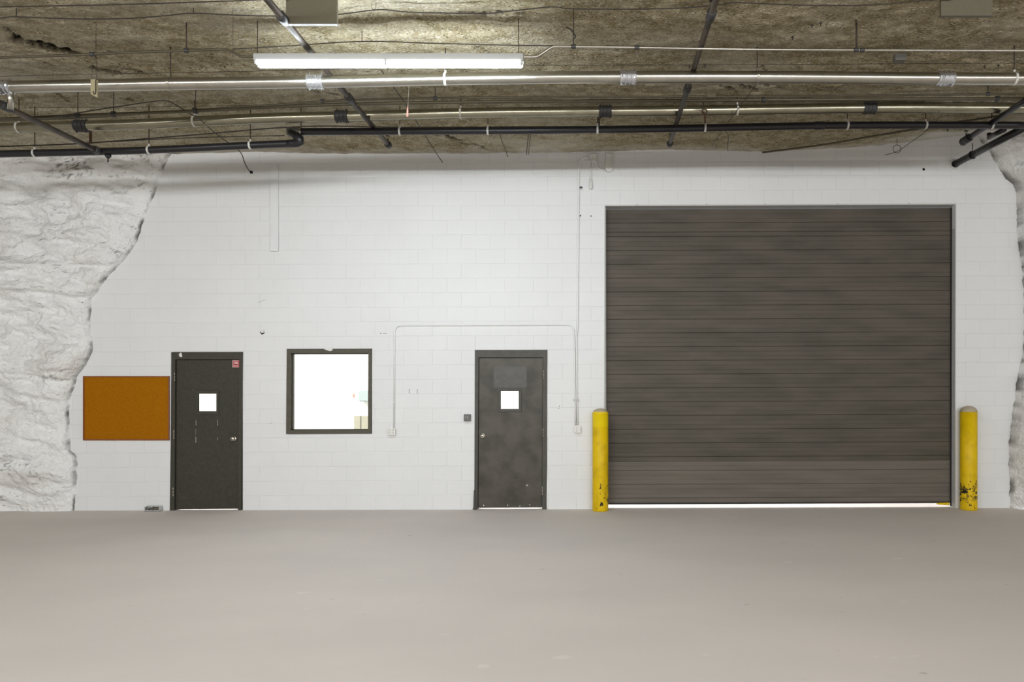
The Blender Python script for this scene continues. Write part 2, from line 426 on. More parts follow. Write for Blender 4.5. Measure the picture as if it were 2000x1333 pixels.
for k in range(0, 27):
    vb = V(1000, 967-28.25*(k-1)); vt = vb-BHp
    u0 = (873 if k % 2 else 901)
    j0 = -15
    for j in range(j0, 22):
        a = u0+BWp*j; c = a+BWp
        if c < 100 or a > 2040: continue
        ps = [(a, vt, c, vb if k else 1001)]
        for o in OPEN: ps = subtract(ps, o)
        if not ps: continue
        is_full = (len(ps) == 1 and abs(ps[0][0]-a) < .01 and abs(ps[0][2]-c) < .01 and ps[0][1] == vt and ps[0][3] == vb)
        loc = W(*U2P(a, vt)); loc.y = YW+rng.uniform(-0.0012, 0.0012)
        vis = c > 140 and a < 1995
        if nblk < 300 and vis:
            if is_full: me = full
            else:
                pp = [(p[0], p[1], p[2], p[3], jt if p[0] == a else 0, jt if p[1] == vt else 0, jt if p[2] == c else 0, jt if p[3] == vb else 0) for p in ps]
                bmx = block_mesh(pp, a, vt, True)
                if not len(bmx.faces): bmx.free(); continue
                me = fin(bmx, name='block'); me.materials.append(M['block'])
            o = bpy.data.objects.new('block', me); COL.objects.link(o); o.location = loc; o.rotation_euler = (0, -SL, 0); o.parent = wall
            nblk += 1
        else:
            pp = [(p[0], p[1], p[2], p[3], jt if p[0] == a else 0, jt if p[1] == vt else 0, jt if p[2] == c else 0, jt if p[3] == vb else 0) for p in ps]
            bmx = block_mesh(pp, a, vt, True); mt = bpy.data.meshes.new('t')
            bmx.transform(Matrix.Translation(loc) @ Matrix.Rotation(-SL, 4, 'Y')); bmx.to_mesh(mt); bmx.free()
            stuff.from_mesh(mt); bpy.data.meshes.remove(mt)
o = put('block_courses', fin(stuff), M['block'], wall, centre=False); tag(o, kind='stuff')

# ------------------------------------------------------------------ rock wall on the left
LC = [(240, 352), (300, 335), (325, 322), (350, 312), (385, 300), (420, 285), (440, 277), (470, 270), (505, 245), (520, 232), (548, 205), (560, 197),
      (573, 190), (582, 180), (610, 178), (640, 176), (655, 180), (683, 182), (700, 175), (722, 163), (735, 150), (750, 149), (775, 138), (800, 135),
      (850, 136), (880, 139), (892, 150), (930, 151), (960, 148), (1005, 144)]
def rock_wall(name, side):
    bm = bmesh.new(); ld = bm.verts.layers.float.new('crack_shade'); ls = bm.verts.layers.float.new('stain_tone')
    pys = [225+i*2.6 for i in range(int((1012-225)/2.6)+1)]
    rows = []
    for py in pys:
        row = []
        if side < 0: cx = interp(LC, py)
        else: cx = interp(RC, py)
        cx += 3.0*noise.noise(Vector((py*0.07, 3*side, 0)))+1.6*noise.noise(Vector((py*0.31, 5, side)))
        ns = 190 if side < 0 else 60
        for i in range(ns+1):
            t = i/ns
            s = (8.5*t**2.6 + 1.65*t) if side < 0 else (6.5*t**2.2+0.9*t)     # metres away from the wall edge
            X = (cx-VX)/139.0+side*s; Z = H+(VY-py)/139.0
            q = Vector((X*0.9, Z*1.5, side*3))
            if side < 0:
                d = 0.11*(1-math.exp(-s/0.04))+0.06*(1-math.exp(-s/0.5))
                n1 = fbm(Vector((X*0.8, Z*1.3, 2)), 5); d += 0.17*n1*(1-math.exp(-s/0.3))
                n2 = fbm(Vector((X*2.0+9, Z*5.5+X*0.9, 6)), 5); d += 0.085*n2*(1-math.exp(-s/0.1))
                n3 = noise.ridged_multi_fractal(Vector((X*1.3+1, Z*3.4-X*0.5, 4)), 0.9, 2.1, 5, 1.0, 2.0); d += -0.028*(n3-1.0)
                d += 0.016*fbm(Vector((X*11, Z*16, 1)), 4)
                # ledges at mid height
                lz = H+(VY-(522+10*math.sin(X*2.1)+0.03*(px_ := cx-s*139)))/139
                d += 0.09*sstep(-0.03, 0.02, Z-lz)*sstep(0.9, 0.2, abs(Z-lz-0.3))*(1-math.exp(-s/0.2))
                lz2 = H+(VY-(577-6*math.sin(X*3)))/139
                d += 0.11*sstep(-0.02, 0.015, Z-lz2)*sstep(0.5, 0.1, abs(Z-lz2-0.1))*(1-math.exp(-s/0.1))
                lz3 = H+(VY-(735+8*math.sin(X*2.6+1)))/139
                d += 0.08*sstep(-0.02, 0.02, Z-lz3)*sstep(0.6, 0.1, abs(Z-lz3-0.1))*(1-math.exp(-s/0.1))
                d += 0.9*sstep(1.6, 8, s)*s*0.75
                d *= 0.35+0.65*sstep(0.0, 0.6, Z) if s < 1.5 else 1
            else:
                up = sstep(4.55, 4.85, Z); lowf = sstep(1.1, 0.2, Z)
                A = 1.35*(1-0.7*up)*(1-0.65*lowf)
                d = A*(1-math.exp(-s/0.22))+0.03*(1-math.exp(-s/0.03))
                n1 = fbm(Vector((Z*1.6, s*2.0, 2)), 5); d += 0.16*n1*(1-math.exp(-s/0.12))
                d += 0.07*fbm(Vector((s*9, Z*8, 6)), 5)*(1-math.exp(-s/0.05))
                d += 0.012*fbm(Vector((X*14, Z*18, 1)), 3)
                d += 0.8*max(0, s-0.3)
            d = max(d, 0.004) if s < 2 else d
            if i == 0: d = 0.0
            v = bm.verts.new((X, YW-d, Z)); row.append(v)
            dd = 0.0; stn = 0.0
            if s < 0.03: dd = 0.9*sstep(-0.35, 0.45, fbm(Vector((py*0.03, 9, side)), 4))*sstep(0.03, 0.006, s)
            if side < 0:
                px = cx-s*139
                e = ((px-165)/52)**2+((py-336)/26)**2
                if e < 1: dd = max(dd, (1-e)**.5*sstep(0.10, 0.04, abs(fbm(Vector((px*0.05, py*0.10, 3)), 4))))
                # thin cracks
                c1 = abs(fbm(Vector((X*1.1+3, Z*3.0+X*0.6, 11)), 4))
                k1 = fbm(Vector((X*0.9, Z*0.9, 21)), 2)
                if k1 > 0.0: dd = max(dd, 0.6*sstep(0.012, 0.003, c1)*sstep(0.0, 0.25, k1))
                stn = 0.18*sstep(0.15, 0.5, fbm(Vector((X*1.5, Z*1.2, 31)), 4))+0.4*sstep(4.7, 5.05, Z)  # random stains, plus a beige-grey tone growing towards the rock top
                e2 = ((px-40)/90)**2+((py-935)/22)**2
                if e2 < 1: stn = max(stn, 0.5*(1-e2))
            else:
                stn = 0.10+0.3*sstep(-0.2, 0.4, fbm(Vector((s*3, Z*1.2, 31)), 4))
                c1 = abs(fbm(Vector((s*3+3, Z*3.0, 11)), 4)); dd = max(dd, 0.6*sstep(0.02, 0.004, c1)*sstep(0, .2, fbm(Vector((s, Z, 2)), 2)))
            v[ld] = dd; v[ls] = min(1, stn)
        rows.append(row)
    for a, b in zip(rows, rows[1:]):
        for i in range(len(a)-1):
            f = (a[i], b[i], b[i+1], a[i+1]) if side > 0 else (a[i], a[i+1], b[i+1], b[i])
            bm.faces.new(f)
    bmesh.ops.recalc_face_normals(bm, faces=bm.faces[:])
    me = bpy.data.meshes.new(name); bm.to_mesh(me); bm.free()
    for p in me.polygons: p.use_smooth = True
    o = put(name, me, M['rock'], centre=False); tag(o, kind='structure'); return o
RC = [(225, 1880), (262, 1905), (285, 1922), (300, 1935), (318, 1943), (335, 1955), (350, 1965), (362, 1981), (380, 1985), (400, 1985), (450, 1986), (490, 1990), (520, 1996),
      (570, 1999), (640, 2001), (690, 1998), (720, 1990), (760, 1984), (790, 1980), (830, 1974), (870, 1971), (900, 1970), (940, 1972), (1012, 1973)]
rl = rock_wall('wall_left', -1); rr = rock_wall('wall_right', 1)

# ------------------------------------------------------------------ store room behind the wall
bm = bmesh.new()
def panel(bm, a, b, c, d):
    bm.faces.new([bm.verts.new(p) for p in (a, b, c, d)])
abox(bm, (-9, 15, 0), (6.6, 15.1, 3.8)); abox(bm, (-9.1, 10.2, 0), (-9, 15.1, 3.8)); abox(bm, (6.6, 10.2, 0), (6.7, 15.1, 3.8)); abox(bm, (-9.1, 10.2, 3.8), (6.7, 15.1, 3.9))
o = put('wall_store_room', fin(bm), M['room'], centre=False); tag(o, kind='structure')

# ------------------------------------------------------------------ doors
def screw(parent, px, py, y, r=0.006, m=None, name='screw'):
    bm = bmesh.new(); c = W(px, py); lathe_bm(bm, [(r, 0.002), (r, -0.001), (r*0.6, -0.003)], (c.x, y, c.z), 10, 'Y')
    return put(name, fin(bm, False), m or M['chrome'], parent)
def knob(parent, px, py, y):
    c = W(px, py); bm = bmesh.new()
    lathe_bm(bm, [(0.034, 0.0), (0.034, -0.006), (0.028, -0.010), (0.012, -0.012), (0.012, -0.035), (0.024, -0.040), (0.030, -0.052), (0.028, -0.064), (0.016, -0.070), (0.004, -0.071)],
             (c.x, y, c.z), 24, 'Y')
    k = put('door_knob', fin(bm, True), M['chrome'], parent)
    bm = bmesh.new(); lathe_bm(bm, [(0.008, 0.0), (0.008, -0.003)], (c.x, y-0.071, c.z), 12, 'Y'); put('keyhole', fin(bm), M['dark'], k)
def door(n, outer, slab, glassr, gframe, hinges, kpos, fm, sm):
    (tl, tr, br, bl) = outer
    root = thing('door_%d' % n, W((bl[0]+br[0])/2, (bl[1]+br[1])/2), kind='structure')
    # frame: hollow-metal casing, one mesh
    bm = bmesh.new(); fw = 6.8
    (a, b, c, d) = slab            # tl tr br bl of slab
    pbox(bm, [tl, bl, (d[0], bl[1]), (a[0], tl[1])], YW-0.012, YW+0.10)
    pbox(bm, [(b[0], tr[1]), (c[0], br[1]), br, tr], YW-0.012, YW+0.10)
    pbox(bm, [(a[0], tl[1]), (a[0], a[1]), (b[0], b[1]), (b[0], tr[1])], YW-0.012, YW+0.10)
    put('door_frame', fin(bm), fm, root)
    # slab with an opening for the vision light
    g0, h0, g1, h1 = gframe
    ins = 0.8
    A = (a[0]+ins, a[1]+ins+0.4); B = (b[0]-ins, b[1]+ins+0.4); C_ = (c[0]-ins, c[1]); D = (d[0]+ins, d[1])
    bm = bmesh.new()
    def lx(p, q, y): return p[0]+(q[0]-p[0])*(y-p[1])/(q[1]-p[1])
    pbox(bm, [A, (lx(A, D, h0), h0), (lx(B, C_, h0), h0), B], YW+0.016, YW+0.06)
    pbox(bm, [(lx(A, D, h0), h0), (lx(A, D, h1), h1), (g0, h1), (g0, h0)], YW+0.016, YW+0.06)
    pbox(bm, [(g1, h0), (g1, h1), (lx(B, C_, h1), h1), (lx(B, C_, h0), h0)], YW+0.016, YW+0.06)
    pbox(bm, [(lx(A, D, h1), h1), D, C_, (lx(B, C_, h1), h1)], YW+0.016, YW+0.06)
    sl = put('door_slab', fin(bm), sm, root)
    # stop behind the slab edge, dark
    bm = bmesh.new()
    pbox(bm, [a, d, (d[0]+3, d[1]), (a[0]+3, a[1])], YW+0.062, YW+0.10); pbox(bm, [(b[0]-3, b[1]), (c[0]-3, c[1]), c, b], YW+0.062, YW+0.10)
    pbox(bm, [a, (a[0], a[1]+3), (b[0], b[1]+3), b], YW+0.062, YW+0.10)
    put('door_stop', fin(bm), M['rubber_and_shade'], root)
    # vision light: frame ring + pane
    G0, H0, G1, H1 = glassr
    bm = bmesh.new()
    for q in (rect(g0, h0, g1, H0), rect(g0, H1, g1, h1), rect(g0, H0, G0, H1), rect(G1, H0, g1, H1)): pbox(bm, q, YW+0.006, YW+0.03, 0.002)
    vf = put('window_frame', fin(bm), fm, sl)
    bm = bmesh.new()
    for q in (rect(g0-0.5, h0-0.5, g1+0.5, h0), rect(g0-0.5, h1, g1+0.5, h1+0.5), rect(g0-0.5, h0, g0, h1), rect(g1, h0, g1+0.5, h1),
              rect(G0, H0, G1, H0+0.7), rect(G0, H1-0.7, G1, H1), rect(G0, H0, G0+0.7, H1), rect(G1-0.7, H0, G1, H1)): pbox(bm, q, YW+0.0145, YW+0.03)
    put('recess_shade', fin(bm), M['rubber_and_shade'], vf)['kind'] = 'stuff'  # dark strips painted in for the shaded recess round ring and pane
    pobj('window_pane', rect(G0-1, H0-1, G1+1, H1+1), YW+0.032, YW+0.037, M['glass'], vf)
    # hinges: knuckle + leaf
    for hx, y0, y1 in hinges:
        bm = bmesh.new(); p = W(hx, y1, YW-0.006); q = W(hx, y0, YW-0.006)
        hgt = q.z-p.z
        for s_ in range(3):
            za = p.z+hgt*s_/3+0.002; zb = p.z+hgt*(s_+1)/3-0.002
            tube_bm(bm, [(p.x, YW-0.014, za), (p.x, YW-0.014, zb)], 0.0075, 10)
        tube_bm(bm, [(p.x, YW-0.014, q.z), (p.x, YW-0.014, q.z+0.007)], [0.007, 0.003], 8)
        put('hinge', fin(bm, True), M['hinge'], root)
    knob(sl, kpos[0], kpos[1], YW+0.016)
    return root, sl
d1, s1 = door(1, [(337, 688), (475, 688), (471.5, 996.5), (332.5, 998)], [(343.2, 702.5), (468.2, 702.5), (465.5, 994.8), (341.6, 995.8)],
              (386.5, 769, 422, 804.5), (381.8, 763.5, 426.5, 810), [(341.6, 728.5, 745.5), (340.2, 841, 858.5), (338.8, 953, 971)],
              (456.5, 857.5), M['frame_green'], M['door_green'])
for p in ((376, 762.2), (431, 762), (377, 725.5), (431, 726)): screw(s1, p[0], p[1], YW+0.016, 0.005)
pobj('putty_patch', [(350.5, 692), (351, 696.5), (354, 698), (357, 697.5), (356.5, 693), (354.5, 689)], YW-0.014, YW-0.010, M['plaster'], d1)
for (x0, y0, x1, y1) in ((381.3, 822, 382.3, 832), (380.7, 854, 381.9, 866), (423.6, 820, 424.5, 832), (381, 838, 381.5, 850), (424, 855, 424.6, 860)):
    pobj('scratch', rect(x0, y0, x1, y1), YW+0.0145, YW+0.017, M['hinge'], s1)
d2, s2 = door(2, [(928, 684), (1069, 684), (1067.2, 995.3), (926.5, 996.5)], [(935, 698.5), (1060.8, 698.5), (1058.8, 992.2), (933, 993)],
              (977.3, 763.8, 1013.5, 800), (972.3, 759, 1018.6, 805), [(1061.8, 724, 741.5), (1060.6, 838, 855), (1059.4, 951.5, 968)],
              (943.3, 852.2), M['frame_grey'], M['door_worn'])
for p in ((967, 722), (1024.4, 720.8), (967.3, 756), (1022.5, 755.5)): screw(s2, p[0], p[1], YW+0.016, 0.004)
for p in ((944.5, 988.5), (991.3, 988), (1015, 989.8), (1034.5, 987.2)): screw(s2, p[0], p[1], YW+0.016, 0.009, M['chrome'], 'rivet')
pobj('dent', [(1027, 948.5), (1028, 951), (1031, 950), (1031.5, 947.5), (1029, 947)], YW+0.014, YW+0.017, M['hinge'], s2)
bm = bmesh.new()                      # patched rectangle above the vision light
pbox(bm, rect(964, 716, 1028, 757), YW+0.0152, YW+0.017); o = put('patch_plate', fin(bm), mat('patched_paint', (0.084, 0.080, 0.070), 0.45, var=0.3, vscale=12), s2)
bm = bmesh.new()                      # wires in the glass
for i in range(9):
    x = 977.5+i*4.5; pbox(bm, rect(x, 763.8, x+0.35, 800), YW+0.038, YW+0.0385); y = 764+i*4.5; pbox(bm, rect(977.3, y, 1013.5, y+0.35), YW+0.038, YW+0.0385)
put('glass_wire', fin(bm), M['whiteclamp'], s2)
# bent strip at the lower left corner of the frame
bm = bmesh.new(); pbox(bm, [(926.0, 958), (925.2, 990), (923.5, 996.8), (930, 996.8), (929.5, 985), (928.2, 958)], YW-0.03, YW-0.012); put('bent_strip', fin(bm), M['frame_grey'], d2)

# fire sticker
st = pobj('fire_sticker', rect(453, 704, 468, 718), YW+0.0135, YW+0.0155, M['red'])
tag(st, 'small red and white square fire sticker on the dark olive door', 'sticker')
bm = bmesh.new()
def quadpx(bm, pts, y):
    bm.faces.new([bm.verts.new((W(*p).x, y, W(*p).z)) for p in pts])
n_ = 7
for i in range(n_):
    t0 = 453+i*15/n_; quadpx(bm, [(t0, 705.5), (t0+1.0, 705.5), (t0+1.6, 704.1), (t0+0.6, 704.1)], YW+0.0128)
    quadpx(bm, [(t0, 717.9), (t0+1.2, 717.9), (t0+1.9, 716.4), (t0+0.7, 716.4)], YW+0.0128)
for i in range(5):
    t0 = 706.2+i*2.1
    for xx in (453.1, 466.2): quadpx(bm, [(xx, t0+1.9), (xx+1.7, t0+0.9), (xx+1.7, t0-0.2), (xx, t0+0.8)], YW+0.0128)
for i in range(8):
    xa = 455.6+i*1.24; xb = xa+1.24; f_ = lambda x: 711.6-0.9*math.sin(PI*(x-455.6)/9.92)
    quadpx(bm, [(xa, f_(xa)+0.5), (xb, f_(xb)+0.5), (xb, f_(xb)-0.3), (xa, f_(xa)-0.3)], YW+0.0128)
put('border_stripes', fin(bm), M['stickerwhite'], st)
def text_part(txt, cx, cy, wpx, hpx, y, m, parent, name='lettering'):
    cu = bpy.data.curves.new('t', 'FONT'); cu.body = txt; cu.align_x = 'CENTER'; cu.align_y = 'CENTER'; cu.size = 1; cu.offset = 0.02; cu.resolution_u = 2
    o = bpy.data.objects.new('t', cu); COL.objects.link(o)
    dg = bpy.context.evaluated_depsgraph_get(); me = bpy.data.meshes.new_from_object(o.evaluated_get(dg)); bpy.data.objects.remove(o)
    xs_ = [v.co.x for v in me.vertices]; ys_ = [v.co.y for v in me.vertices]
    c = W(cx, cy); sx = wpx/139/(max(xs_)-min(xs_)); sy = hpx/139/(max(ys_)-min(ys_)); mx_ = (max(xs_)+min(xs_))/2; my_ = (max(ys_)+min(ys_))/2
    for v in me.vertices: v.co = Vector((c.x+(v.co.x-mx_)*sx, y, c.z+(v.co.y-my_)*sy))
    return put(name, me, m, parent)
text_part('FIRE', 460.6, 708.3, 8.2, 2.9, YW+0.0126, M['stickerwhite'], st)
text_part('DOOR', 460.6, 714.2, 9.0, 2.3, YW+0.0126, M['stickerwhite'], st)

# ------------------------------------------------------------------ window
win = thing('window_1', W(643, 848), kind='structure')
bm = bmesh.new()
O_ = [(560.8, 682), (726.8, 681.5), (725.8, 847.3), (559.5, 848.3)]; I_ = [(568.8, 690.5), (719.8, 690.2), (719.3, 840.5), (568.2, 841)]
for i in range(4):
    j = (i+1) % 4; pbox(bm, [O_[i], O_[j], I_[j], I_[i]], YW-0.014, YW+0.12)
fr_ = put('window_frame', fin(bm), M['frame_window'], win)
bm = bmesh.new(); a_, b_, c_, e_ = I_
for q in ([a_, (a_[0], a_[1]+2), (b_[0], b_[1]+2), b_], [(e_[0], e_[1]-2), e_, c_, (c_[0], c_[1]-2)], [a_, e_, (e_[0]+2, e_[1]), (a_[0]+2, a_[1])], [(b_[0]-1.5, b_[1]), (c_[0]-1.5, c_[1]), c_, b_]):
    pbox(bm, q, YW+0.03, YW+0.05)
put('glazing_bead', fin(bm), M['frame_green'], fr_)
pobj('window_pane', rect(569, 690.5, 719.5, 841), YW+0.055, YW+0.061, M['glass'], win)
pobj('paint_chip', [(633, 682.4), (645, 686.5), (650.5, 684.6), (650, 682.4), (642, 681)], YW-0.017, YW-0.013, M['plaster'], fr_)

def boxthing(name, lo, hi, m, label, cat, bev=0.004, parent=None):
    bm = bmesh.new(); abox(bm, lo, hi, bev); o = put(name, fin(bm), m, parent)
    if label: tag(o, label, cat)
    return o
# things seen through the window
YB = 14.9
p, q = W(704.5, 763.5, YB), W(724, 783, YB)
cab = boxthing('wall_cabinet', (p.x, YB-0.15, q.z), (q.x+0.1, YB+0.1, p.z), M['blue'], 'pale blue box on the store room wall seen through the window', 'box')
bm = bmesh.new()
for i in range(4): abox(bm, (p.x+0.02+i*0.055, YB-0.13, q.z-0.02), (p.x+0.05+i*0.055, YB-0.1, q.z))
put('bottom_tab', fin(bm), M['blue'], cab)
YC = 13.2
p = W(691, 812.5, YC); q = W(724, 842, YC)
ct = boxthing('carton', (p.x, YC, 0.0), (q.x+0.3, YC+0.35, p.z), M['carton'], 'tall pale beige carton standing in the store room behind the window', 'carton')
bm = bmesh.new(); abox(bm, (p.x+0.12, YC-0.002, 0.5), (p.x+0.14, YC, p.z-0.01)); put('fold_line', fin(bm), M['greybox'], ct)
c = W(688, 773, YB)
hk = boxthing('wall_switch', (c.x-0.02, 14.97, c.z-0.04), (c.x+0.02, 15.02, c.z+0.04), M['pink'], 'tiny reddish mark plate on store room wall through the window', 'switch', 0.002)

# ------------------------------------------------------------------ roll-up door
d3 = thing('door_3', W(1522, 993), kind='structure')
pitch = 0.0652; zc0 = H+(VY-404.5)/139      # top
x0c, x1c = (1181.5-VX)/139-0.03, (1859.5-VX)*10.11/F+0.005
def slat_mesh(groove, m):
    prof = [(0.0022, 0.0), (0.0010, 0.003), (0.0002, 0.008), (0.0, 0.014), (0.0, 0.056), (0.0004, 0.060), (0.0012, 0.0635), (0.0024, 0.0652)]
    if groove: prof = [(0.014, 0.0), (0.013, 0.0055), (0.0016, 0.0075)]+prof[3:]
    prof = prof+[(0.018, 0.0652), (0.018, 0.0)]
    bm = bmesh.new(); L_ = x1c-x0c
    a = [bm.verts.new((0, y, z)) for y, z in prof]; b = [bm.verts.new((L_, y, z)) for y, z in prof]
    n = len(prof)
    for i in range(n): bm.faces.new((a[i], a[(i+1) % n], b[(i+1) % n], b[i]))
    bm.faces.new(a[::-1]); bm.faces.new(b)
    me = fin(bm, name='slat'); me.materials.append(m); return me
SM = {(g_, l_): slat_mesh(g_, M['slat_low'] if l_ else M['slat']) for g_ in (0, 1) for l_ in (0, 1)}
YCUR = YW+0.105
nsl = 64
for i in range(nsl):
    ztop = zc0-pitch*i
    me = SM[(1 if (i % 3 == 2 or i in (4,)) else 0, 1 if i >= 55 else 0)]
    o = bpy.data.objects.new('slat', me); COL.objects.link(o)
    o.location = Vector((x0c, YCUR+random.uniform(-0.0012, 0.0012), ztop-pitch+SL*(x0c-(1522-VX)/139)))-d3.location
    o.rotation_euler = (0, -SL, 0); o.parent = d3
zb = zc0-pitch*nsl
bm = bmesh.new(); abox(bm, (x0c, YCUR-0.012, zb-0.018), (x1c, YCUR+0.03, zb+0.004), 0.003)
bmesh.ops.rotate(bm, verts=bm.verts[:], cent=((1522-VX)/139, 0, zb), matrix=Matrix.Rotation(-SL, 3, 'Y'))
put('bottom_bar', fin(bm), M['rubber_and_shade'], d3)
# jambs and lintel angle
bm = bmesh.new(); pbox(bm, [(1865.9, 400), (1864.6, 993.6), (1866.4, 993.6), (1867.6, 400)], YW-0.002, YW+0.14); put('door_jamb', fin(bm), M['jamb'], d3)
bm = bmesh.new(); pbox(bm, [(1180.6, 403.5), (1179.0, 995), (1181.0, 995), (1182.2, 403.5)], YW-0.002, YW+0.14); put('door_jamb', fin(bm), M['jamb'], d3)
bm = bmesh.new(); pbox(bm, [(1181, 401.2), (1181, 403.2), (1867, 400.1), (1867, 398.1)], YW-0.004, YW+0.14); put('lintel_angle', fin(bm), M['jamb'], d3)
for px in (1182.5, 1862.5):
    pobj('guide_rail', [(px-4, 402), (px-5.5, 990), (px+3.5-5.5+(4 if px < 1500 else 0), 990), (px-0.5+(0 if px > 1500 else 2), 402)] if px < 1500 else
         [(px+1.2, 402), (px-0.2, 991), (px+4, 991), (px+5, 402)], YW+0.085, YW+0.10, M['rubber_and_shade'] if px > 1500 else M['jamb'], d3)
for px in (1244, 1380, 1494, 1636, 1775):
    c = W(px, 401.2-SL*(px-1100)); 
    bm = bmesh.new(); lathe_bm(bm, [(0.010, 0.004), (0.010, -0.004), (0.005, -0.007)], (c.x, YW-0.004, c.z), 6, 'Y'); put('lintel_bolt', fin(bm), M['jamb'], d3)
o = pobj('threshold_stub', [(1834, 984.5), (1835, 987.3), (1857, 988.6), (1857.5, 983.5)], YW+0.04, YW+0.085, M['yellow2'])
tag(o, 'small yellow painted stub at the lower right corner of the roll-up door', 'stub')

# ------------------------------------------------------------------ bollards
def bollard(cx, pytop, m, label):
    Y = YW-0.113; r = 0.1105; X = (cx-VX)*Y/F; z0 = floorz(X)-0.002; zt = H+(VY-pytop)*Y/F
    root = thing('bollard', (X, Y, z0), label, 'bollard', None)
    prof = [(r, 0), (r, zt-z0-0.075)]
    bm = bmesh.new(); n = 40; 
    prof = [(r, 0.0), (r*1.0, 0.02), (r, 0.6), (r, zt-z0-0.078)]
    lathe_bm(bm, prof, (X, Y, z0), n); put('post', fin(bm, True), m, root)
    bm = bmesh.new(); prof = []
    for i in range(9):
        a = PI/2*i/8; prof.append((max(r*math.cos(a), 0.003), zt-z0-0.078+0.078*math.sin(a)))
    lathe_bm(bm, prof, (X, Y, z0), n); put('domed_cap', fin(bm, True), m, root)
    bm = bmesh.new(); lathe_bm(bm, [(r+0.0015, zt-z0-0.083), (r+0.0025, zt-z0-0.080), (r+0.001, zt-z0-0.076)], (X, Y, z0), n)
    put('weld_bead', fin(bm, True), m, root)
bollard(1172.6, 798, M['yellow'], 'yellow bollard left of the roll-up door with few black chips')
bollard(1891.8, 793.2, M['yellow2'], 'yellow bollard right of the roll-up door with a black scraped band')

# ------------------------------------------------------------------ cork board
cb = thing('cork_board', W(248, 861), 'orange-brown cork notice board in a thin wooden frame left of the olive door', 'notice board')
pobj('cork_panel', [(166, 737), (165.5, 858.5), (330, 858.5), (330, 737)], YW-0.012, YW-0.001, M['cork'], cb)
q_ = [(163.8, 735), (163.8, 860.6), (331.8, 860.6), (331.8, 735)]; i_ = [(166.4, 737.4), (166.4, 858), (329.6, 858), (329.6, 737.4)]
for k in range(4):
    j = (k+1) % 4; pobj('frame_strip', [q_[k], q_[j], i_[j], i_[k]], YW-0.02, YW-0.001, M['cork_frame'], cb)

# ------------------------------------------------------------------ things on the wall
# flat vertical strip
bm = bmesh.new(); pbox(bm, [(529, 322.5), (529.5, 491.5), (545, 491.5), (544.8, 322.5)], YW-0.028, YW-0.001, 0.003)
o = put('cover_strip', fin(bm), M['block']); tag(o, 'tall narrow white strip fixed to the wall above the window', 'strip')
# electrical boxes
def box_on_wall(name, q, dep, m, label, cat, bev=0.004):
    bm = bmesh.new(); pbox(bm, q, YW-dep, YW-0.001, bev); o = put(name, fin(bm), m)
    if label: tag(o, label, cat)
    return o
def outlet(x0, y0, x1, y1, label, ears):
    o = box_on_wall('outlet_box', rect(x0, y0, x1, y1), 0.045, M['whitebox'], label, 'outlet', 0.005)
    pl = pobj('cover_plate', rect(x0-0.6, y0-0.6, x1+0.6, y1+0.6), YW-0.05, YW-0.045, M['whitebox'], o, 0.002)
    bm = bmesh.new()
    for (a, b) in ears:
        for dx in (-1.0, 1.0): pbox(bm, rect(a+dx-0.25, b-0.9, a+dx+0.25, b+0.9), YW-0.052, YW-0.049)
        pbox(bm, rect(a-0.4, b+1.4, a+0.4, b+2.1), YW-0.052, YW-0.049)
    put('socket_slots', fin(bm), M['greybox'], pl); return o
outlet(760.0, 837.5, 773.5, 849.5, 'white double outlet box on the wall right of the window', [(763, 840), (769.5, 840), (763, 845.5), (769.5, 845.5)])
outlet(1121.5, 832, 1133.5, 845, 'white outlet box on the wall beside the left yellow bollard', [(1127, 835.5), (1127, 841)])
# grey key switch
ks = box_on_wall('key_switch', rect(907, 809.5, 919.8, 822.8), 0.05, M['greybox'], 'small square grey key switch on the wall left of the worn door', 'switch', 0.004)
bm = bmesh.new(); c = W(913, 816); lathe_bm(bm, [(0.018, 0.002), (0.018, -0.004), (0.008, -0.005), (0.008, -0.008), (0.002, -0.009)], (c.x, YW-0.05, c.z), 16, 'Y'); put('lock_cylinder', fin(bm, True), M['jamb'], ks)
bm = bmesh.new(); c = W(913, 816); pbox(bm, rect(912.4, 814.4, 913.6, 817.6), YW-0.061, YW-0.058); put('keyhole', fin(bm), M['dark'], ks)
# conduits on the wall
yc = YW-0.018
def wp(px, py, d=0.013): return Vector((W(px, py).x, YW-d, W(px, py).z))
def arc(c, r, a0, a1, n=7, d=0.013):
    return [wp(c[0]+r*math.cos(math.radians(a0+(a1-a0)*i/n)), c[1]-r*math.sin(math.radians(a0+(a1-a0)*i/n)), d) for i in range(n+1)]
cd = thing('wall_conduit', wp(770, 838), 'white painted conduit looping from the double outlet up and over the worn door', 'conduit')
pts = [wp(770, 838)]+[wp(771, 655)]+arc((784, 649), 13, 180, 90)+arc((1107, 648), 13.5, 90, 0)[0:]+[wp(1122, 690), wp(1123.3, 780), wp(1124, 832)]
tube('conduit_pipe', pts, 0.0115, M['paintcond'], cd, 10)
for (x, y) in ((770.6, 786), (771, 690), (840, 634.6), (930, 634.4), (1020, 634.4)):
    bm = bmesh.new(); ax = 'X' if y < 640 else 'Z'
    c = wp(x, y); lathe_bm(bm, [(0.0145, -0.008), (0.0145, 0.008)], c, 12, ax); put('strap', fin(bm), M['paintcond'], cd)
cd = thing('wall_conduit', wp(1128, 832), 'long white vertical conduit from the ceiling box down to the outlet by the bollard', 'conduit')
pts = [wp(1152, 309.5)]+arc((1144, 322), 13, 90, 180)+[wp(1130.2, 400), wp(1129, 520), wp(1128, 640), wp(1126.3, 660), wp(1127, 780), wp(1128.5, 832)]
tube('conduit_pipe', pts, 0.0115, M['paintcond'], cd, 10)
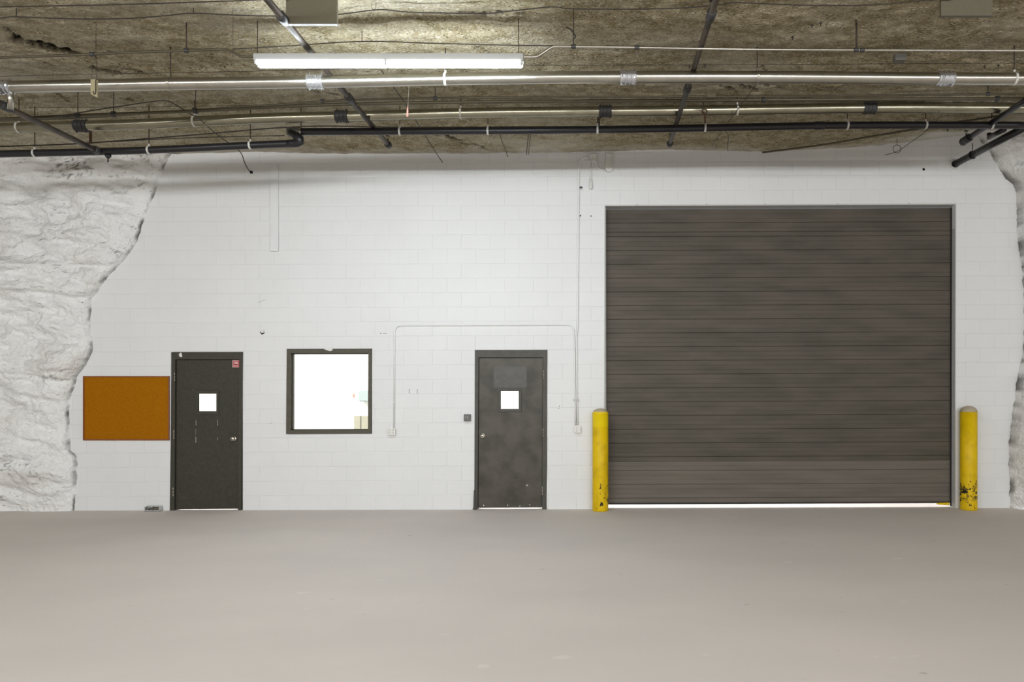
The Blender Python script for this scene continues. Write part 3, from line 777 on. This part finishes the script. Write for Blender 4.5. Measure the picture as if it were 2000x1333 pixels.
for (x, y) in ((1130, 420), (1128.7, 545), (1126.6, 700)):
    bm = bmesh.new(); lathe_bm(bm, [(0.0145, -0.008), (0.0145, 0.008)], wp(x, y), 12, 'Z'); put('strap', fin(bm), M['paintcond'], cd)
bm = bmesh.new(); pbox(bm, rect(1119.5, 780, 1130.5, 783.2), YW-0.033, YW-0.003, 0.002); put('clamp', fin(bm), M['jamb'], cd)
# junction box with pull switch
jb = box_on_wall('junction_box', rect(1151, 302.5, 1165, 317.5), 0.05, M['whitebox'], 'square white junction box at the wall top where the long conduit starts', 'junction box')
bm = bmesh.new(); lathe_bm(bm, [(0.005, 0), (0.005, -0.003)], wp(1153, 315, 0.05), 8, 'Y'); put('screw', fin(bm), M['dark'], jb)
jb = box_on_wall('junction_box', [(1183, 302.5), (1182.5, 332), (1185, 337.3), (1192, 337.3), (1196, 333), (1196, 302.5)], 0.05, M['whitebox'], 'taller white box at the wall top beside the square junction box', 'junction box')
o = tube('flex_cable', [wp(1165, 315), wp(1166, 325), wp(1171, 331), wp(1178, 333.5), wp(1183, 335)], 0.010, M['paintcond'], sm=True); tag(o, 'short curved white cable between the two boxes at the wall top', 'cable')
lk = thing('pull_switch', wp(1153.8, 370, 0.03), 'thin white cord with a plug end hanging below the square junction box', 'pull switch')
tube('cord', [wp(1155, 317, 0.03), wp(1154.6, 335, 0.03), wp(1154, 352, 0.03)], 0.005, M['whitebox'], lk, 8)
bm = bmesh.new(); tube_bm(bm, [wp(1154, 351, 0.03), wp(1154, 356, 0.03), wp(1154, 366, 0.03), wp(1154, 371, 0.03)], [0.010, 0.018, 0.022, 0.018], 12); put('plug_end', fin(bm, True), M['whitebox'], lk)
# holes in the wall
def hole(px, py, r, label):
    bm = bmesh.new(); c = W(px, py); n = 10
    vs = [bm.verts.new((c.x+r*(1+0.25*random.uniform(-1, 1))*math.cos(2*PI*k/n), YW-0.0022, c.z+r*(1+0.25*random.uniform(-1, 1))*math.sin(2*PI*k/n))) for k in range(n)]
    vb = [bm.verts.new((v.co.x, YW+0.003, v.co.z)) for v in vs]
    bm.faces.new(vs)
    for k in range(n): bm.faces.new((vs[k], vs[(k+1) % n], vb[(k+1) % n], vb[k]))
    o = put('hole', fin(bm), M['dark'], wall); return o
for a in ((1134.5, 367.5, 0.022, ''), (1133.8, 421.8, 0.011, ''), (1154.3, 422.3, 0.009, ''), (1804, 330.8, 0.022, ''), (744, 651.5, 0.008, ''), (750, 652, 0.006, ''), (753.5, 652, 0.006, '')):
    hole(*a)
bt = pobj('bolt', rect(1133.2, 368.2, 1136, 370.6), YW-0.03, YW-0.002, M['whiteclamp'], None, 0.002); tag(bt, 'pale bolt end in the dark wall hole beside the long conduit', 'bolt')
hole(512.2, 649.5, 0.028, '')
bm = bmesh.new(); c = W(514, 648.2); lathe_bm(bm, [(0.020, 0.002), (0.024, -0.02), (0.022, -0.035), (0.010, -0.038)], (c.x, YW, c.z), 6, 'Y')
o = put('pipe_stub', fin(bm), M['plaster']); tag(o, 'short white hexagonal pipe stub in the wall left above the window', 'pipe stub')
o = thing('bracket', W(807.6, 769))
for x in (799.8, 815.4): pobj('bracket_end', rect(x-0.9, 760.5, x+0.7, 769), YW-0.012, YW+0.001, M['jamb'], o)
tag(o, 'pair of small grey bracket ends on the wall right of the window', 'bracket')
bm = bmesh.new(); pbox(bm, rect(525, 824.2, 531.5, 826.8), YW-0.02, YW-0.001, 0.002); o = put('wall_peg', fin(bm), M['paintcond']); tag(o, 'tiny white painted peg on the wall left of the window', 'peg')
bm = bmesh.new(); tube_bm(bm, smoothpath([wp(504, 590, 0.006), wp(509, 589.6, 0.012), wp(513, 586.8, 0.010), wp(520, 585.6, 0.006)]), 0.006, 6); o = put('wall_scar', fin(bm, True), M['block'], wall)
for (x, y) in ((1091.5, 798), (1092.5, 794)): hole(x, y, 0.006, '')

# litter pot at the foot of the wall
Xp = (303.5-VX)/139; Yp = YW-0.045; zf = floorz(Xp)
lt = thing('litter_tray', (Xp, Yp, zf), 'small cloudy plastic tray of dry litter on the floor below the cork board', 'tray')
bm = bmesh.new(); w_ = 0.105; h_ = 0.075
for a, b in (((-w_, -0.035, 0), (w_, -0.030, 0.012)), ((-w_, 0.030, 0), (w_, 0.035, h_)), ((-w_, -0.035, 0), (-w_+0.005, 0.035, h_*0.8)), ((w_-0.005, -0.035, 0), (w_, 0.035, h_*0.8)), ((-w_, -0.035, 0), (w_, 0.035, 0.004))):
    abox(bm, Vector(a)+Vector((Xp, Yp, zf)), Vector(b)+Vector((Xp, Yp, zf)))
put('tray', fin(bm), M['plastic'], lt)
bm = bmesh.new(); rg = random.Random(5)
for i in range(160):
    c = Vector((Xp+rg.uniform(-w_+0.012, w_-0.012), Yp+rg.uniform(-0.03, 0.02), zf+0.006+rg.uniform(0, 0.055)))
    vs = [bm.verts.new(c+Vector((rg.uniform(-1, 1), rg.uniform(-1, 1), rg.uniform(-1, 1)))*0.011) for _ in range(4)]
    for f in ((0, 1, 2), (0, 2, 3), (0, 3, 1), (1, 3, 2)): bm.faces.new([vs[k] for k in f])
o = put('dry_litter', fin(bm), M['debris'], lt); o['kind'] = 'stuff'

# ------------------------------------------------------------------ strip light in view
YF = 6.43
fx = thing('strip_light_fixture', W(757, 103, YF), 'long white twin-tube fluorescent strip light hanging lit below the ceiling', 'light fixture')
xa, xb = W(494, 110, YF-0.05).x, W(1022, 110, YF-0.05).x
zt_ = H+(VY-103.5)*(YF-0.05)/F; zbm = zt_-0.060
bm = bmesh.new(); abox(bm, (xa, YF-0.049, zbm), (xb, YF+0.049, zt_), 0.004); put('housing', fin(bm), M['housing'], fx)
xm = W(756, 110, YF).x
for (u0, u1) in ((xa+0.03, xm-0.018), (xm+0.018, xb-0.03)):
    for dy in (-0.036, 0.036):
        tube('lamp_tube', [(u0, YF+dy, zbm-0.019), (u1, YF+dy, zbm-0.019)], 0.017, M['tube'], fx, 16)
for u in (xa+0.018, xm, xb-0.018):
    for dy in (-0.036, 0.036):
        bm = bmesh.new(); abox(bm, (u-0.010, YF+dy-0.014, zbm-0.038), (u+0.010, YF+dy+0.014, zbm), 0.003); put('lamp_holder', fin(bm), M['housing'], fx)
for px in (503, 1013): tube('hanger_rod', [(W(px, 100, YF).x, YF, zt_), (W(px, 100, YF).x, YF, ceil_z(W(px, 100, YF).x, YF)+0.02)], 0.004, M['rod'], fx, 6)

# ------------------------------------------------------------------ pipes
def pipe_run(name, label, pxs, Y, r, m, couplings=(), cm=None, rods=(), clamp=None, cl=0.16, cr=1.25, clamps=(), cat='pipe', style='groove', crv=True):
    P = [W(x, y, Y) for x, y in pxs]
    if crv: P = smoothpath(P, 5)
    root = thing(name, P[len(P)//2], label, cat)
    bm = bmesh.new(); tube_bm(bm, P, r, 20); put('pipe_length', fin(bm, True), m, root)
    def at(px): return interp([(a, b) for a, b in pxs], px)
    for px in couplings:
        c = W(px, at(px), Y); bm = bmesh.new(); h = cl/2
        if style == 'groove':
            prof = [(r*1.02, -h), (r*cr*.97, -h*.95), (r*cr, -h*.75), (r*cr*.94, -h*.68), (r*cr*.9, -h*.40), (r*cr*.99, -h*.34), (r*cr*.99, -h*.2), (r*cr*.9, -h*.14),
                    (r*cr*.9, h*.14), (r*cr*.99, h*.2), (r*cr*.99, h*.34), (r*cr*.9, h*.40), (r*cr*.94, h*.68), (r*cr, h*.75), (r*cr*.97, h*.95), (r*1.02, h)]
        lathe_bm(bm, prof, c, 24, 'X'); o = put('coupling', fin(bm), cm, root)
        bm = bmesh.new()
        for s_ in (-1, 1):
            for zz in (-1, 1):
                tube_bm(bm, [c+Vector((s_*h*.72, -0.01, zz*(r*cr-0.004))), c+Vector((s_*h*.72, -0.01, zz*(r*cr+0.014)))], 0.006, 6)
        put('bolt', fin(bm), cm, o)
    for px, kind in rods:
        c = W(px, at(px), Y); zc = ceil_z(c.x, Y)+0.02
        tube('hanger_rod', [(c.x, Y, c.z+r+0.01), (c.x, Y, zc)], 0.0055, M['rod'], root, 6)
        bm = bmesh.new(); n = 20
        lathe_bm(bm, [(r+0.001, -0.011), (r+0.005, -0.011), (r+0.005, 0.011), (r+0.001, 0.011)], c, 24, 'X')
        abox(bm, (c.x-0.008, Y-0.008, c.z+r), (c.x+0.008, Y+0.008, c.z+r+0.03))
        put('pipe_clamp', fin(bm), M[kind], root)
    return root, at
# main silver pipe
main, at1 = pipe_run('sprinkler_main_pipe', 'thick shiny galvanised pipe with silver couplings running just behind the strip light',
    [(-140, 176), (0, 170.5), (190, 167), (340, 164), (620, 160), (760, 157), (1000, 152.5), (1228, 151), (1500, 151), (1847, 153.5), (2000, 154), (2140, 155)], 6.95, 0.057, M['galv'],
    (8, 617, 1227, 1846), M['coupling'], ((333, 'galv'), (870, 'whiteclamp'), (1479, 'galv'), (1981, 'whiteclamp')))
# second silver pipe
sec, at2 = pipe_run('sprinkler_branch_main', 'olive-grey galvanised pipe with black couplings, behind the shiny thick pipe',
    [(-140, 256), (0, 250.5), (160, 246), (300, 241.5), (500, 232), (668, 227.5), (950, 220.5), (1182, 218), (1400, 215.5), (1700, 211), (1950, 211.5), (2130, 212)], 8.23, 0.057, M['galv_dull'],
    (160, 668, 1182, 1698), M['coupling_dark'], ((37, 'whiteclamp'), (380, 'whiteclamp'), (900, 'whiteclamp'), (1440, 'whiteclamp')), cl=0.15, cr=1.22)
# black pipes
YK = 8.42
bp, at3 = pipe_run('black_pipe', 'black painted pipe on the left at the wall top, ending in an elbow',
    [(-140, 306), (0, 301), (150, 297.5), (300, 293), (500, 283.5), (575, 280.5)], YK, 0.042, M['black'], (), None,
    ((68, 'whiteclamp'), (291, 'whiteclamp'), (489, 'whiteclamp')))
bm = bmesh.new(); e0 = W(575, 280.5, YK)
pts = smoothpath([W(560, 281, YK), W(578, 280.5, YK), W(590, 277, YK-0.05), W(583, 268, YK-0.02), W(571, 259, YK+0.02), W(566, 257.5, YK+0.03), W(570, 257.5, YK)], 6)
tube_bm(bm, [W(562, 281, YK), W(572, 280.5, YK), W(580, 280, YK-0.01), W(587, 276.5, YK-0.03), W(586, 271.5, YK-0.03), W(578, 265, YK-0.02), W(571, 259.5, YK-0.01), W(566, 257.5, YK)], [0.047]*8, 20)
put('elbow', fin(bm, True), M['black'], bp)
bp2, at4 = pipe_run('black_pipe', 'long black pipe with white clamps from the elbow towards the right rock',
    [(562, 257.5), (700, 257), (1000, 255.5), (1165, 253.5), (1400, 249.5), (1600, 245.5), (1750, 244.5), (2020, 245)], YK, 0.042, M['black'], (), None,
    ((588, 'galv'), (781, 'whiteclamp'), (953, 'whiteclamp'), (1167, 'whiteclamp'), (1377, 'whiteclamp'), (1655, 'whiteclamp'), (1808, 'whiteclamp'), (1937, 'whiteclamp')))
bm = bmesh.new(); c0 = W(590, 257.5, YK); lathe_bm(bm, [(0.043, -0.17), (0.05, -0.165), (0.05, -0.02), (0.043, -0.015)], c0, 20, 'X'); put('fitting', fin(bm, True), M['greybox'], bp2)
bm = bmesh.new(); c0 = W(1600, 245.5, YK); lathe_bm(bm, [(0.043, -0.06), (0.047, -0.055), (0.047, 0.055), (0.043, 0.06)], c0, 20, 'X'); put('fitting', fin(bm, True), M['black'], bp2)
# black pipe into the wall
o = thing('black_pipe', W(1866, 321), 'slanting black pipe running from the long black pipe into the wall above the roll-up door', 'pipe')
pa, pb = Vector(W(1864, 321)), W(2030, 234, YK+0.05); pa.y = YW+0.05
tube('pipe_length', [pa, pb], 0.046, M['black'], o, 20)
bm = bmesh.new(); ring_bm(bm, (W(1865, 321).x, YW-0.004, W(1865, 321).z), 0.062, 0.014, 'Y', 20, 6); put('plaster_collar', fin(bm, True), M['plaster'], o)
c = pa.lerp(pb, 0.26); bm = bmesh.new(); ring_bm(bm, c+Vector((0, 0, 0.0)), 0.052, 0.006, 'Y', 20, 6); tube_bm(bm, [c+Vector((0, 0, 0.05)), c+Vector((0, 0, 0.16))], 0.005, 6); put('pipe_hanger', fin(bm, True), M['rod'], o)
# sprinkler branches heading to the wall
def branch(label, X, z, Y0, Y1, r, m, heads, joints=()):
    root = thing('sprinkler_branch_pipe', (X, (Y0+Y1)/2, z), label, 'pipe')
    tube('pipe_length', [(X, Y0, z), (X, Y1, z)], r, m, root, 16)
    for Yh in joints:
        bm = bmesh.new(); lathe_bm(bm, [(r*1.05, -0.06), (r*1.45, -0.055), (r*1.45, 0.055), (r*1.05, 0.06)], (X, Yh, z), 16, 'Y'); put('tee_fitting', fin(bm, True), M['coupling_dark'], root)
    for Yh in heads:
        bm = bmesh.new(); tube_bm(bm, [(X, Yh, z+r), (X, Yh, z+r+0.045)], [0.012, 0.008], 8)
        tube_bm(bm, [(X-0.012, Yh, z+r+0.045), (X-0.012, Yh, z+r+0.075)], 0.003, 5); tube_bm(bm, [(X+0.012, Yh, z+r+0.045), (X+0.012, Yh, z+r+0.075)], 0.003, 5)
        abox(bm, (X-0.022, Yh-0.022, z+r+0.075), (X+0.022, Yh+0.022, z+r+0.079)); put('sprinkler_head', fin(bm), M['rod'], root)
    bm = bmesh.new(); lathe_bm(bm, [(r*1.4, -0.03), (r*1.5, -0.02), (r*1.5, 0.03), (r*1.1, 0.045)], (X, Y1, z), 16, 'Y'); put('end_cap', fin(bm, True), M['coupling_dark'], root)
    return root
Y1 = 9.09; X1 = (760-VX)*Y1/F
branch('brown sprinkler branch pipe crossing under the strip light towards the wall', X1, 4.82, 4.2, 9.05, 0.028, M['brownpipe'], (7.35, 9.03), (7.6, 5.96))
X2 = (1307.5-VX)*9.1/F
branch('thin dirty pipe crossing overhead above the left end of the roll-up door', X2, 4.835, 4.2, 9.05, 0.027, M['brownpipe'], (5.9, 7.35, 9.0), (5.93, 7.4))
br3 = branch('dark pipe at the far left slanting under the thick silver pipe', -5.81, 4.515, 5.6, 8.34, 0.03, M['brownpipe'], (), (7.05,))
tube('riser', [W(20, 176, 6.95), W(20.5, 214, 7.0)], 0.028, M['galv'], br3, 16)
X4 = (1880-VX)*9.04/F
branch('dark sprinkler branch pipe at the far right, in front of the right rock', X4, 4.85, 6.2, 9.0, 0.034, M['black'], (8.95,), (8.93,))
o = thing('pipe_stub', W(1940, 264, 8.9), 'short black pipe stub hanging right below the long black pipe near the right rock', 'pipe stub')
tube('pipe_length', [W(1932, 268, 8.95), W(1962, 253, 8.6)], 0.03, M['black'], o, 14)
tube('end_fitting', [W(1932, 260, 8.95), W(1932, 272, 8.95)], 0.026, M['black'], o, 12)

# conduits along the ceiling
def line(name, label, pts, r, m, cat='conduit', Y=None, n=8, parts=True, clips=(), sm=True):
    P = [W(p[0], p[1], p[2] if len(p) > 2 else Y) for p in pts]
    if sm: P = smoothpath(P, 5)
    bm = bmesh.new(); tube_bm(bm, P, r, n); me = fin(bm, True)
    if not clips:
        o = put(name, me, m); tag(o, label, cat); return o
    root = thing(name, P[len(P)//2], label, cat); put('conduit_pipe', me, m, root)
    for c in clips:
        q = W(c[0], c[1], Y); bm = bmesh.new(); lathe_bm(bm, [(r+0.001, -0.022), (r*1.7, -0.018), (r*1.7, 0.018), (r+0.001, 0.022)], q, 10, 'X'); put('fitting', fin(bm), M['coupling_dark'], root)
    for c in clips:
        if len(c) > 2:
            q = W(c[0], c[1], Y); tube('hanger_rod', [q, (q.x, q.y, ceil_z(q.x, q.y)+0.02)], 0.005, M['rod'], root, 6)
    return root
line('ceiling_conduit', 'thin dark conduit feeding the left end of the strip light', [(-120, 118), (0, 112.8), (120, 108.5), (250, 103), (365, 99), (430, 97), (443, 97.5), (455, 102), (468, 109), (478, 111.3), (497, 111.2)], 0.0115, M['conduit'], Y=6.43,
     clips=((180, 106), (364, 99, 1)))
line('ceiling_conduit', 'thin pale conduit leaving the right end of the strip light', [(1018, 111.2), (1044, 111.2), (1052, 109), (1066, 100), (1078, 92.5), (1090, 90.5), (1120, 91), (1250, 93), (1450, 96.5), (1700, 98), (2120, 99)], 0.0115, M['galv'], Y=6.43,
     clips=((1244, 93), (1672, 97.8, 1), (1684, 98), (1120, 91, 1)))
line('ceiling_conduit', 'upper of the two thin conduits between the two thick pipes', [(-120, 242), (0, 236), (160, 230), (300, 221), (450, 210.5), (540, 205), (640, 197.5), (730, 194), (850, 192), (1000, 190.5), (1350, 188.8), (1700, 187), (2120, 181)], 0.012, M['conduit'], Y=7.9,
     clips=((630, 197.6), (850, 192, 1), (1930, 183.5, 1)))
line('ceiling_conduit', 'lower of the two thin conduits between the two thick pipes', [(-120, 238.5), (0, 233), (150, 226), (240, 222.5), (380, 217), (500, 211), (640, 205), (760, 202), (950, 199.3), (1200, 197.2), (1400, 196), (1700, 194), (2120, 193)], 0.018, M['conduit'], Y=7.75,
     clips=((222, 223.2, 1), (152, 226, 1), (382, 217, 1), (1491, 195.5), (1948, 193.3)))
line('ceiling_conduit', 'thin dark conduit running just above the black pipes', [(-120, 292), (0, 286.5), (150, 281), (300, 270), (440, 258.5), (500, 253), (570, 248.5), (640, 246.5), (800, 249), (1000, 248), (1300, 246), (1600, 242)], 0.008, M['wire'], Y=8.9)
line('cable', 'thin black cable under the dark conduit at the far left', [(160, 280.5), (300, 272.5), (400, 268.5), (480, 266.5), (556, 265)], 0.005, M['wire'], 'cable', Y=8.9)
line('cable', 'thin black cable arching up and over at the left above the second pipe', [(60, 231, 7.7), (120, 226, 7.7), (180, 216, 7.6), (240, 207, 7.6), (290, 199.5, 7.6), (325, 197, 7.6), (345, 206, 7.65), (370, 222, 7.8), (385, 229, 7.9), (420, 260, 8.7), (450, 282, 9.1), (470, 298, 9.5), (478, 318, 9.7), (486, 333, 9.8), (491, 337, 9.8)], 0.006, M['wire'], 'cable')
bm = bmesh.new(); lathe_bm(bm, [(0.006, -0.02), (0.02, -0.015), (0.02, 0.012), (0.006, 0.02)], W(491, 336.5, 9.8), 10, 'X'); o = put('cable_end', fin(bm, True), M['dark']); tag(o, 'black blob end of the hanging cable at the wall top left', 'cable end')
z_ = 5.0
def cline(label, pts, r, m=None, cat='wire', z=4.99, name='ceiling_wire', n=6):
    P = smoothpath([CZ(p[0], p[1], p[2] if len(p) > 2 else z) for p in pts], 4)
    bm = bmesh.new(); tube_bm(bm, P, r, n); o = put(name, fin(bm, True), m or M['wire']); tag(o, label, cat); return o
cline('pale conduit lying slantwise along the ceiling above the roll-up door', [(1489, 298), (1600, 284), (1700, 267), (1786, 253), (1870, 239), (1955, 226)], 0.012, M['conduit'], 'conduit', 4.98, 'ceiling_conduit')
cline('thin wire along the ceiling at the top left corner', [(-60, 16), (0, 13.5), (230, 9), (500, 0), (560, -4)], 0.005)
cline('second thin wire from the top left corner sagging towards the strip light', [(-60, 38), (0, 35), (33, 33), (150, 37), (250, 36), (330, 30), (380, 26), (500, 31), (640, 30), (740, 19), (800, 24), (950, 27)], 0.005)
cline('thin wire along the ceiling top from the strip light to the right', [(950, 27), (1040, 17), (1085, 13.5), (1125, 17.5), (1300, 17), (1400, 10), (1440, 5), (1560, 10), (1700, 10), (1800, 1), (1860, -2)], 0.0045)
cline('thin taut wire just above the strip light housing', [(455, 96), (560, 90), (707, 81), (825, 84), (950, 87.5), (1040, 89), (1120, 89.5)], 0.0045, z=4.86)
cline('faint thin wire crossing the ceiling in front of the thick pipe', [(-50, 151), (120, 146), (450, 140), (900, 129), (1300, 127), (1700, 125), (2100, 123)], 0.0025, z=4.97)
cline('faint thin wire low at the left above the second pipe', [(-20, 212), (120, 210), (300, 209), (500, 206)], 0.0025, z=4.97)
# wires running towards the wall
def drop(label, a, b, r=0.004, m=None, cat='wire', name='hanging_wire'):
    bm = bmesh.new(); tube_bm(bm, [a, b], r, 6); o = put(name, fin(bm, True), m or M['wire']); tag(o, label, cat); return o
cline('thin wire slanting past the black pipe towards the wall above the double outlet', [(744, 137, 4.885), (783, 190, 4.885), (815, 240, 4.885), (846, 290, 4.885), (864, 317, 4.885)], 0.005)
cline('thin wire slanting from the thick pipe to the wall top above the roll-up door', [(1477, 165, 4.86), (1455, 195, 4.86), (1425, 235, 4.86), (1390, 285, 4.87)], 0.004)
o = thing('wire_pair', CZ(985, 262, 4.98), 'two thin pale straps between ceiling and wall top, near the centre', 'strap')
tube('strap', [CZ(973, 256, 5.02), CZ(984, 285, 4.93), CZ(992, 306, 4.93)], 0.006, M['conduit'], o, 6)
for a, b in ((1033, 1028), (1037, 1032)): tube('strap', [CZ(a, 256, 5.02), CZ(b, 302, 4.93)], 0.005, M['rod'] if a < 1035 else M['conduit'], o, 6)
for px, y0, y1, Yd, lab in ((1120, -10, 80, 6.2, 'twisted wire hanging from the top edge right of the strip light'), (707, 30, 80, 6.6, 'short rod holding the taut wire above the strip light, left one'),
                            (826, 56, 82, 7.0, 'short rod holding the taut wire above the strip light, right one'), (32, 0, 33, 6.2, 'short wire drop at the top left corner'),
                            (378, 0, 26, 6.2, 'short wire drop at the top edge left of the strip light'), (455, 0, 112, 6.2, 'long thin wire drop left of the strip light'),
                            (1674, 22, 96, 6.5, 'rusty rod hanging above the roll-up door, holding the pale conduit')):
    drop(lab, W(px, y0, Yd), W(px, y1, Yd), 0.004 if px != 455 else 0.002, M['rod'] if px in (707, 826, 1674) else None)
cline('short bent twig of wire beside the twisted wire', [(1106, 53, 4.93), (1114, 57, 4.93), (1121, 66, 4.93), (1124, 72, 4.93), (1121, 76, 4.93)], 0.006)
cline('short thin wire hanging down beside the slanting wire above the roll-up door', [(1418, 256, 4.9), (1423, 268, 4.9), (1421, 282, 4.9), (1422, 296, 4.9)], 0.004)
# ring wire
bm = bmesh.new(); ring_bm(bm, W(1752, 291, 9.7), 0.054, 0.004, 'Y', 24, 6); tube_bm(bm, [W(1752, 283.5, 9.7), W(1752, 262, 9.7)], 0.003, 6); o = put('wire_ring', fin(bm, True), M['wire']); tag(o, 'thin wire ring hanging at the wall top above the roll-up door', 'ring')
cline('thin curved wire passing through the ring up to the black pipe', [(1728, 303, 4.87), (1752, 296, 4.87), (1775, 281, 4.87), (1805, 259, 4.87), (1840, 225, 4.86)], 0.004)
bm = bmesh.new(); ring_bm(bm, W(730, 10, 6.1), 0.04, 0.003, 'Y', 20, 6); tube_bm(bm, [W(730, 1, 6.1), W(730, -20, 6.1)], 0.003, 6); o = put('wire_ring', fin(bm, True), M['wire']); o.scale = (0.5, 1, 1); tag(o, 'narrow wire loop at the top edge above the strip light', 'ring')

# brown bracket, rods hanging from the second pipe
def rustrod(px, y0, y1, Y, r, label, m):
    a, b = W(px, y0, Y), W(px, y1, Y); bm = bmesh.new(); abox(bm, (a.x-r, Y-r, b.z), (a.x+r, Y+r, a.z), 0.002); o = put('bracket', fin(bm), m); tag(o, label, 'bracket')
rustrod(177, 254, 281, 8.6, 0.012, 'rusty flat bracket hanging under the second pipe at the left', M['rust'])
rustrod(1170, 228, 245, 8.42, 0.010, 'dark rusty bracket between second pipe and long black pipe', M['rod'])
o = thing('pipe_hook', W(1377, 220, 8.36), 'rusty chain-like hook over the long black pipe near the centre right', 'hook')
bm = bmesh.new(); ring_bm(bm, W(1376, 218, 8.1), 0.028, 0.007, 'Y', 16, 6); put('ring', fin(bm, True), M['rust'], o)
tube('rod', [W(1375, 164, 8.1), W(1374, 212, 8.1)], 0.006, M['rod'], o, 6)
tube('link', [W(1377, 224, 8.1), W(1377, 240, 8.3)], 0.011, M['rust'], o, 8)
# small boxes on the ceiling
def ceilbox(name, px0, py0, px1, py1, Y, dep, m, label, cat):
    a, b = W(px0, py0, Y), W(px1, py1, Y); bm = bmesh.new(); abox(bm, (a.x, Y, b.z), (b.x, Y+dep, a.z), 0.003); o = put(name, fin(bm), m); tag(o, label, cat); return o
ceilbox('ceiling_box', 1749, 104, 1771, 117, 6.85, 0.07, M['greybox'], 'small dark grey metal box under the ceiling at the upper right', 'box')
ceilbox('ceiling_box', 1380, 183, 1398, 190, 7.7, 0.05, M['beige'], 'tiny beige conduit box beside the rusty hook', 'box')
def bigpanel(px0, py1, px1, label):
    Y = 6.0; zt = ceil_z(W(px0, 0, Y).x, Y)+0.02; a = W(px0, py1, Y); b = W(px1, py1, Y)
    bm = bmesh.new(); abox(bm, (a.x, Y, a.z), (b.x, Y+0.03, zt), 0.003); o = put('ceiling_panel', fin(bm), M['beige']); tag(o, label, 'panel')
    bm = bmesh.new(); abox(bm, (a.x-0.002, Y-0.003, a.z-0.003), (b.x+0.002, Y+0.033, a.z+0.004)); put('edge_trim', fin(bm), M['beige_edge'], o)
bigpanel(558, 46.5, 658, 'plain beige metal panel hanging at the top edge above the strip light')
bigpanel(1838, 30, 1939, 'plain beige metal panel hanging at the top right edge')
# pull cord with tag
pc = thing('pull_switch', W(797, 228, 7.5), 'thin pull cord with a small pink tag hanging below the thick silver pipe', 'pull switch')
tube('cord', [W(799.5, 95, 7.5), W(799, 165, 7.5), W(797.5, 190, 7.5), W(796.5, 210, 7.5)], 0.003, M['whiteclamp'], pc, 6)
tube('handle', [W(796.5, 207, 7.5), W(796, 216, 7.5), W(795.5, 228, 7.5)], [0.005, 0.010, 0.012], M['pink'], pc, 8)
# cardboard tag on string
hg = thing('hanging_tag', W(184, 190, 6.75), 'pale cardboard tag on a string in front of the thick silver pipe at the left', 'tag')
bm = bmesh.new(); q = [W(*p, 6.75) for p in ((177, 154), (177, 184), (189.7, 190.5), (189.7, 156))]
a = [bm.verts.new(p) for p in q]; b = [bm.verts.new(p+Vector((0, 0.012, 0))) for p in q]
bm.faces.new(a); bm.faces.new(b[::-1])
for k in range(4): bm.faces.new((a[k], b[k], b[(k+1) % 4], a[(k+1) % 4]))
put('card', fin(bm), M['tag'], hg)
tube('string', [W(178.5, 155, 6.75), W(181, 130, 6.6), W(187, 109, 6.5), W(188, 20, 6.5), W(187.5, 109, 6.5), W(188.5, 130, 6.6), W(188, 157, 6.75)], 0.0018, M['wire'], hg, 5)
tube('hook', smoothpath([W(187, 157, 6.745), W(186.8, 178, 6.745), W(185, 184, 6.745), W(182.5, 182, 6.745), W(182, 178, 6.745)]), 0.004, M['wire'], hg, 6)
# black funnel fitting under the left black pipe
ff = thing('drain_fitting', W(211, 305, YK), 'small black funnel-shaped fitting under the left black pipe', 'fitting')
bm = bmesh.new(); lathe_bm(bm, [(0.034, 0.0), (0.034, -0.02), (0.010, -0.045), (0.006, -0.05), (0.008, -0.085)], W(211, 301, YK)+Vector((0, 0, -0.01)), 14, 'Z'); put('funnel', fin(bm, True), M['black'], ff)
# small anchors in the ceiling
anchors = [(1548, 79), (1603, 54), (1586, 58), (1923, 136), (1950, 135), (1851, 267), (665, 175), (1347, 137), (1377, 136)]
labs = ['tiny dark anchor bolt in the ceiling above the roll-up door, nearest the pale conduit', 'tiny dark anchor bolt, right one of two close together at the upper right', 'tiny dark anchor bolt, left one of two close together at the upper right',
        'tiny dark anchor above the thick pipe right of its last coupling, left one', 'tiny dark anchor above the thick pipe right of its last coupling, right one', 'tiny dark anchor above the wall near the slanting black pipe',
        'tiny dark anchor above the thick pipe left of the brown branch pipe', 'tiny dark anchor left of the dirty branch pipe just above the thick pipe', 'tiny dark anchor right of the dirty branch pipe just above the thick pipe']
for (x, y), lb in zip(anchors, labs):
    c = CZ(x, y, 5.0); c.z = ceil_z(c.x, c.y)
    bm = bmesh.new(); tube_bm(bm, [c+Vector((0, 0, 0.02)), c+Vector((0, 0, -0.035))], 0.005, 6); tube_bm(bm, [c+Vector((-0.015, 0, -0.012)), c+Vector((0.015, 0, -0.012))], 0.004, 6)
    o = put('anchor_bolt', fin(bm), M['wire']); tag(o, lb, 'anchor bolt')

# small joined pieces that nobody could pick apart, and groups of look-alikes
for o in bpy.data.objects:
    b = o.name.split('.')[0]
    if b in ('bottom_tab', 'socket_slots', 'glass_wire', 'border_stripes') or (b == 'bolt' and o.parent): o['kind'] = 'stuff'
    if o.parent: continue
    gr = {'bollard': 'yellow bollards by the roll-up door', 'anchor_bolt': 'tiny anchor bolts in the ceiling', 'ceiling_conduit': 'thin conduits under the ceiling',
          'ceiling_panel': 'beige panels at the ceiling', 'outlet_box': 'white outlet boxes on the wall', 'black_pipe': 'black pipes at the wall top',
          'sprinkler_branch_pipe': 'sprinkler branch pipes heading to the wall', 'ceiling_wire': 'thin wires under the ceiling', 'wall_conduit': 'white conduits on the wall',
          'hanging_wire': 'short drops hanging from the ceiling', 'junction_box': 'white boxes at the wall top'}.get(b)
    if gr: o['group'] = gr
